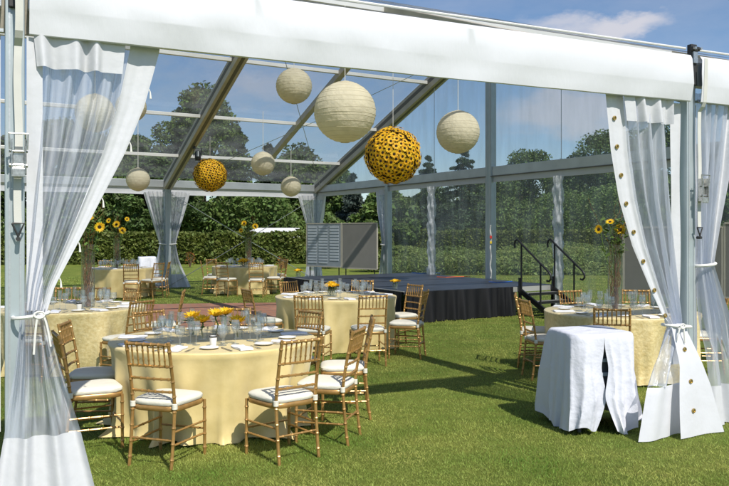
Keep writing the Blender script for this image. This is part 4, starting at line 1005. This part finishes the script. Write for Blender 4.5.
# display boards
def board(p0, p1, z0, z1, label, cards=False, legs=(.08, .92)):
    p0, p1 = Vector(p0), Vector(p1); L = (p1 - p0).length; e = empty('display_board', (p0.x, p0.y, 0), math.atan2(p1.y - p0.y, p1.x - p0.x), label, 'board', 'grey fabric display boards')
    b = MB(); b.box((L / 2, 0, (z0 + z1) / 2), (L - .03, .03, z1 - z0 - .03)); b.build('panel', M['board_cover'] if cards else M['board'], e, False)
    b = MB()
    for z in (z0, z1): b.bar((0, 0, z), (L, 0, z), .045, .03)
    for x in (0, L): b.bar((x, 0, z0), (x, 0, z1), .03, .045, (1, 0, 0))
    b.build('frame', M['alu_tan'], e, False)
    for t in legs:
        b = MB(); b.tube([(L * t, .02, 0), (L * t, .02, z0)], .016, 8); b.box((L * t, .02, .012), (.05, .45, .02)); b.build('leg', M['black'], e, False)
    if cards:
        for cx in range(3):
            for ry in range(13):
                if ry == 12 and cx == 2: continue
                c = MB(); x = L * (.17 + .32 * cx); z = z1 - .09 - (z1 - z0 - .14) / 13 * (ry + .2); c.box((x, -.022, z), (L * .25, .008, .05)); c.build('card', M['card'], e, False)
b0, b2 = Vector(P(307, 23.6)), Vector(P(377, 21.9)); b1 = b0.lerp(b2, .52)
board(b0, b1 - (b2 - b0) * .01, .70, 1.97, 'grey board covered in rows of pale place cards left of the plain board', True)
board(b1 + (b2 - b0) * .01, b2, .68, 1.97, 'plain grey board beside the card board behind the stage')
r0, r2 = Vector((4.50, 13.6)), Vector((6.85, 11.2)); r1 = r0.lerp(r2, .5)
board(r0, r1 + (r0 - r1) * .01, .66, 1.80, 'plain grey board behind the tall vase of the right table')
board(r1 + (r2 - r1) * .01, r2, .68, 1.86, 'plain grey board seen right of the right front post')

# ------------------------------------------------------------------ stands draped in white cloth
def draped(px, d, w, h, flare, rz, label, slit=True, seed=1):
    x, y = P(px, d); e = empty('draped_stand', (x, y, 0), rz, label, 'table', 'small stands draped in white cloth'); rr = random.Random(seed); n = 200
    comps = [(k, rr.uniform(.5, 1) * (1 if k < 9 else .5), rr.random() * 6.28) for k in (3, 5, 8, 11)]; sa_ = R(-95)
    def rad(a, p=5): return (abs(math.cos(a)) ** p + abs(math.sin(a)) ** p) ** (-1 / p)
    angs = [sa_ + 2 * math.pi * i / n for i in range(n + 1)] if slit else [2 * math.pi * i / n for i in range(n + 1)]
    rows = []
    for r in (.01, .4, .8, .96): rows.append([(w / 2 * r * rad(a) * math.cos(a), w / 2 * r * rad(a) * math.sin(a), h + .004 * math.sin(3 * a + r * 5)) for a in angs])
    rows.append([(w / 2 * rad(a) * math.cos(a), w / 2 * rad(a) * math.sin(a), h - .012) for a in angs])
    for j in range(1, 25):
        v = j / 24; row = []
        for i, a in enumerate(angs):
            f = sum(A * math.sin(k * a + p + .8 * v) for k, A, p in comps) / 2.4; f2 = math.sin(23 * a + seed + 3 * v) * .4; f += .9 * ((1 - abs(math.sin(3.5 * a + 1.1 + .35 * v))) ** 2 - .3) + .5 * ((1 - abs(math.sin(6.5 * a + .4 - .5 * v))) ** 3 - .2)
            crn = (rad(a) - 1) / .15
            r = w / 2 * rad(a, 6 - 2.6 * v) + flare * v ** .9 * (1 + .25 * crn) + .085 * f * v ** .75 + .006 * f2 * v + .006 * math.sin(17 * a + 6 * v) * v
            aa = a
            if slit:
                gap = .085 * math.exp(-((v - .34) / .15) ** 2) - .03 * math.exp(-((v - .62) / .1) ** 2) + .25 * max(0, (v - .66) / .34) ** 1.4
                u = i / n; k_ = math.exp(-u / .05) - math.exp(-(1 - u) / .05); aa = a + gap * k_
                r += (.02 * math.exp(-u / .03) - .02 * math.exp(-(1 - u) / .03)) * v
            z = h - .012 - (h - .03 - .02) * v + .028 * math.sin(4 * a + seed) * v + .014 * math.sin(11 * a) * v
            row.append((r * math.cos(aa), r * math.sin(aa), max(.012, z)))
        rows.append(row)
    b = MB(); b.grid(rows); b.build('cloth', M['white_cloth'], e, sharp=80, solid=.003)
    if slit:
        b = MB(); b.box((0, 0, .59), (w * .8, w * .8, .44))
        for lx in (-1, 1):
            for ly in (-1, 1): b.bar((lx * w * .36, ly * w * .36, 0), (lx * w * .36, ly * w * .36, .38), .03, .03, (1, 0, 0))
        b.build('crate', M['crate'], e, False, bevel=.01)
        for q_, z_ in ((-.02, .62), (.03, .50)): b = MB(); b.box((q_, -w * .4 - .012, z_), (.12, .02, .03)); b.build('label_plate', M['card'], e, False)
draped(590, 6.98, .60, .85, .065, R(12), 'small stand draped in white cloth with a slit, on the grass before the right table', True, 4)
draped(147, 27.6, .60, .85, .06, R(20), 'small far stand draped in white cloth beyond the far left post', False, 9)

# ------------------------------------------------------------------ vegetation
def leaf_cards(c, size, asp=.55, up=.0):
    n = len(c); a = RNG.normal(0, 1, (n, 3)); a[:, 2] *= .7; a /= np.linalg.norm(a, axis=1, keepdims=True)
    r = RNG.normal(0, 1, (n, 3)); b = np.cross(a, r); b /= np.linalg.norm(b, axis=1, keepdims=True); s = size * (.6 + .8 * RNG.random((n, 1)))
    v = np.zeros((n, 4, 3)); v[:, 0] = c - a * s; v[:, 1] = c + b * s * asp; v[:, 2] = c + a * s; v[:, 3] = c - b * s * asp; return v
def broadleaf(px, d, H, Wd, m, label, n=9000, leaf=.16, seed=0, trunk_h=None, group='trees beyond the tent'):
    x, y = P(px, d); rr = np.random.default_rng(seed); e = empty('tree', (x, y, 0), 0, label, 'tree', group); th = trunk_h if trunk_h is not None else H * .22
    b = MB(); b.tube([(0, 0, 0), (.1, 0, th), (.0, .1, H * .5), (.1, .1, H * .8)], [H * .03, H * .022, H * .015, H * .005], 8)
    nc = 44; cl = []
    for i in range(nc):
        a = rr.random() * 6.28; t = rr.random() ** .8; zz = th + (H - th) * (.08 + .84 * t); env = math.sin(math.pi * min(1, (.16 + .84 * (zz - th) / (H - th)) ** .8)) ; rad = Wd / 2 * max(.15, env) * math.sqrt(rr.random()) * .98
        q = np.array([rad * math.cos(a), rad * math.sin(a), zz]); cl.append((q, Wd * rr.uniform(.07, .19)))
        b.tube([(.05, .03, min(zz * .7, H * .6)), tuple(q * .6 + np.array([0, 0, zz * .25])), tuple(q)], [H * .008, H * .005, H * .002], 5)
    b.build('trunk', M['bark'], e); pts = []
    for q, r in cl:
        k = int(n / nc); dv = rr.normal(0, 1, (k, 3)); dv /= np.linalg.norm(dv, axis=1, keepdims=True); pts.append(q + dv * (r * (.45 + .6 * rr.random((k, 1)) ** .6)) * np.array([1, 1, .75]))
    np_mesh('crown', leaf_cards(np.concatenate(pts), leaf), 4, M[m], e)
def spruce(px, d, H, Wd, m, label, seed=0, n=9000, leaf=.2, group='trees beyond the tent'):
    x, y = P(px, d); rr = np.random.default_rng(seed); e = empty('spruce_tree', (x, y, 0), 0, label, 'tree', group)
    b = MB(); b.tube([(0, 0, 0), (0, 0, H)], [H * .022, .01], 7); pts = []; nb = 110; per = n // nb
    for i in range(nb):
        t = rr.random() ** 1.25; z = H * (.03 + .95 * t); L = Wd / 2 * (1 - t) ** .85 * rr.uniform(.7, 1.1) + .1; a = rr.random() * 6.28; s = rr.random(per) ** .7
        base = np.array([math.cos(a), math.sin(a), 0]); side = np.array([-math.sin(a), math.cos(a), 0]); q = base * (L * s)[:, None] + np.array([0, 0, z]) + np.outer(-.28 * L * s ** 1.2 + .10 * L * s ** 3, [0, 0, 1])
        q += side * (rr.normal(0, .16, per) * L * (1.1 - s))[:, None] + np.outer(-abs(rr.normal(0, .07, per)) * L ** .5, [0, 0, 1]); pts.append(q)
        if i % 3 == 0: b.tube([(0, 0, z), tuple(base * L * .8 + np.array([0, 0, z - .15 * L]))], [.03, .01], 4)
    b.build('trunk', M['bark'], e); np_mesh('crown', leaf_cards(np.concatenate(pts), leaf, .3), 4, M[m], e)
def hedge(p0, p1, h, dep, label, m='hedge_leaf', n=26000, leaf=.075, seed=0):
    p0, p1 = Vector(p0), Vector(p1); L = (p1 - p0).length; rr = np.random.default_rng(seed); e = empty('hedge', (p0.x, p0.y, 0), math.atan2(p1.y - p0.y, p1.x - p0.x), label, 'hedge')
    b = MB(); b.box((L / 2, 0, h / 2 - .08), (L - .2, dep - .25, h - .25)); b.build('branches', M['shade_core'], e, False)  # solid dark box standing in for shade inside the hedge, not modelled branches
    s = rr.random((n, 3)); f = rr.random(n); q = np.zeros((n, 3)); q[:, 0] = s[:, 0] * L; top = f < .38; q[:, 1] = np.where(top, (s[:, 1] - .5) * dep, np.where(f < .9, -dep / 2, dep / 2) + rr.normal(0, .06, n)); 
    hh = h + .05 * np.sin(q[:, 0] * 1.7) + .04 * np.sin(q[:, 0] * 4.1 + 1)
    q[:, 2] = np.where(top, hh + rr.normal(0, .045, n), s[:, 2] * hh); q[:, 1] += .07 * np.sin(q[:, 0] * 2.3 + q[:, 2] * 3)
    np_mesh('foliage', leaf_cards(q, leaf), 4, M[m], e)
hedge((-34, 40.5), (1.5, 43.5), 1.62, 1.6, 'long clipped green hedge beyond the far open side of the tent', n=60000, leaf=.10)
def shrub(px, d, h, w, m, label, n=900, leaf=.08, seed=0):
    x, y = P(px, d); rr = np.random.default_rng(seed); e = empty('shrub', (x, y, 0), 0, label, 'shrub', 'shrubs beyond the tent'); b = MB()
    for i in range(7): a = rr.random() * 6.28; b.tube([(0, 0, 0), (math.cos(a) * w * .2, math.sin(a) * w * .2, h * .5), (math.cos(a) * w * .4, math.sin(a) * w * .4, h * .85)], [.02, .014, .005], 5)
    b.build('stems', M['bark'], e); dv = rr.normal(0, 1, (n, 3)); dv /= np.linalg.norm(dv, axis=1, keepdims=True); q = dv * (rr.random((n, 1)) ** .4) * np.array([w / 2, w / 2, h / 2]) + np.array([0, 0, h * .52]); q[:, 2] = np.maximum(q[:, 2], .03)
    np_mesh('foliage', leaf_cards(q, leaf), 4, M[m], e)
shrub(372, 34, 1.0, 1.7, 'leaf_light', 'yellow green bushy plant under the plain grey board', seed=1)
shrub(325, 37, 1.3, 2.4, 'leaf_light', 'light green bush in front of the hedge near the card board', seed=2)
shrub(394, 36, 1.1, 1.6, 'leaf_light', 'light green bush behind the far gable post', seed=3)
shrub(190, 38, .8, .55, 'orange_leaf', 'orange red plant before the hedge left of the far table', 120, .05, 4)
shrub(281, 36, .6, .45, 'orange_leaf', 'orange red plant before the hedge by the stage corner', 100, .05, 5)
T = [
 ('b', 70, 56, 9.5, 9, 'leaf_dark', 'dense dark leafy tree at the far left behind the curtain'), ('b', 128, 54, 8.5, 8, 'leaf_mid', 'dense leafy tree beyond the hedge above the far left table'),
 ('b', 158, 50, 6.5, 6, 'leaf_dark', 'dark round leafy tree beyond the hedge left of the far post'),
 ('b', 202, 60, 13.0, 8.0, 'leaf_mid', 'tallest tree beyond the hedge above the small sunflower ball'), ('s', 238, 66, 11.0, 9.5, 'needle', 'dark spruce right of the tallest tree'), ('s', 178, 58, 10.0, 8.5, 'needle', 'dark spruce left of the tallest tree'),
 ('s', 268, 60, 8.6, 8.5, 'needle', 'lower dark spruce beyond the far table'), ('b', 300, 62, 8.4, 8, 'leaf_dark', 'dark leafy tree left of the card board'), ('s', 352, 52, 5.6, 5.6, 'needle_blue', 'blue grey spruce above the plain grey board'),
 ('b', 322, 56, 6.6, 6, 'leaf_mid', 'leafy tree directly behind the far corner post'), ('b', 385, 50, 4.6, 4.5, 'leaf_mid', 'low leafy tree right of the plain grey board'),
 ('s', 428, 74, 9.0, 7, 'needle', 'spruce just left of the right hand lantern'), ('s', 462, 72, 10.2, 9, 'needle', 'spreading conifer behind the lantern right of the flower ball'), ('b', 492, 84, 7.6, 8, 'leaf_mid', 'round tree behind the centre gable post'),
 ('b', 530, 92, 11.0, 10, 'leaf_mid', 'round leafy tree first right of the centre gable post'), ('b', 568, 96, 10.0, 13, 'leaf_mid', 'broad leafy tree in the middle of the gable view'), ('b', 605, 90, 13.4, 12, 'leaf_dark', 'tallest leafy tree beside the right curtain'),
 ('b', 655, 88, 14.0, 12, 'leaf_dark', 'leafy tree behind the right front curtain'), ('b', 735, 40, 6.2, 7, 'leaf_mid', 'bright leafy tree at the right edge past the tent'), ('b', 775, 44, 6.0, 7, 'leaf_dark', 'dark leafy tree beyond the right frame edge'),
 ('b', 20, 58, 9.0, 9, 'leaf_dark', 'dark leafy tree at the left frame edge'), ('b', -40, 60, 9.0, 9, 'leaf_mid', 'leafy tree past the left frame edge'),
]
for i, (k, px, d, H, Wd, m, lab) in enumerate(T):
    (broadleaf if k == 'b' else spruce)(px, d, H, Wd, m, lab, seed=i + 1, n=20000 if k == 'b' else 26000, leaf=.15 if k == 'b' else .19)
# low undergrowth closing the gap under the crowns, read as one mass
rr = np.random.default_rng(5); n = 80000; q = np.zeros((n, 3)); u = rr.random(n); q[:, 0] = -45 + 47 * u; q[:, 1] = 50 + rr.random(n) * 6; q[:, 2] = rr.random(n) ** .8 * (3.6 + 1.2 * np.sin(q[:, 0] * .6) + .6 * np.sin(q[:, 0] * 1.9))
tag(np_mesh('undergrowth', leaf_cards(q, .15), 4, M['leaf_mid']), 'dark undergrowth beneath the trees behind the hedge', 'undergrowth', kind='stuff')
n = 170000; q = np.zeros((n, 3)); u = rr.random(n); q[:, 0] = 0 + 85 * u; q[:, 1] = 74 + rr.random(n) * 10 - .05 * q[:, 0]; q[:, 2] = rr.random(n) ** .8 * (4.6 + 1.3 * np.sin(q[:, 0] * .35) + .8 * np.sin(q[:, 0] * 1.1))
tag(np_mesh('woodland_edge', leaf_cards(q, .15), 4, M['leaf_mid']), 'dark low woodland edge beyond the meadow', 'woodland', kind='stuff')
hedge((2.5, 52), (46, 47), 1.75, 2.5, 'clipped green hedge across the meadow behind the stage', 'hedge_leaf', n=80000, leaf=.09, seed=8)
n = 150000; px = 392 + rr.random(n) * 410; d = 31 + 17 * rr.random(n); x = (px - CX) / F_PX * d
hm = .42 + .30 * np.sin(x * .55 + 1.7 * np.sin(d * .31)) * np.sin(d * .45 + .6 * np.sin(x * .4)) + .16 * np.sin(x * 1.9 + d) + .02 * (d - 31)
q = np.stack([x, d, np.maximum(.02, hm * rr.random(n) ** .55)], 1); v = leaf_cards(q, .085, .32)
tag(np_mesh('meadow_grass', v, 4, M['meadow']), 'tall pale green meadow grass beyond the clear gable wall', 'grass', kind='stuff')

# ------------------------------------------------------------------ white van behind the hedge
x, y = P(286, 45.6); e = empty('parked_van', (x, y, .16), R(-8), 'white parked van mostly hidden behind the long hedge', 'van')
b = MB(); rows = []
for xx, z0, z1, hw in ((-2.1, .35, 1.0, .80), (-2.0, .3, 1.62, .86), (-1.5, .3, 1.80, .88), (.6, .3, 1.80, .88), (1.25, .3, 1.25, .88), (2.1, .32, 1.05, .84), (2.25, .4, .75, .78)):
    rows.append([(xx, -hw, z0), (xx, -hw, (z0 + z1) / 2), (xx, -hw * .86, z1), (xx, hw * .86, z1), (xx, hw, (z0 + z1) / 2), (xx, hw, z0)])
b.grid(rows, True); b.add(rows[0], [tuple(range(6))[::-1]]); b.add(rows[-1], [tuple(range(6))]); b.build('body', M['van_paint'], e, sharp=30)
for s in (-1, 1):
    for xx in (-1.4, 1.4):
        w = MB(); w.tube([(xx, s * .72, .32), (xx, s * .9, .32)], .32, 18); w.build('wheel', M['rubber'], e)
    w = MB(); w.bar((-1.6, s * .885, 1.36), (.55, s * .885, 1.36), .02, .36); w.build('window', M['van_glass'], e, False)
w = MB(); w.add([(.68, -.72, 1.72), (.68, .72, 1.72), (1.24, .78, 1.28), (1.24, -.78, 1.28)], [(0, 1, 2, 3)]); w.build('windscreen', M['van_glass'], e, False, loc=(.02, 0, .02))
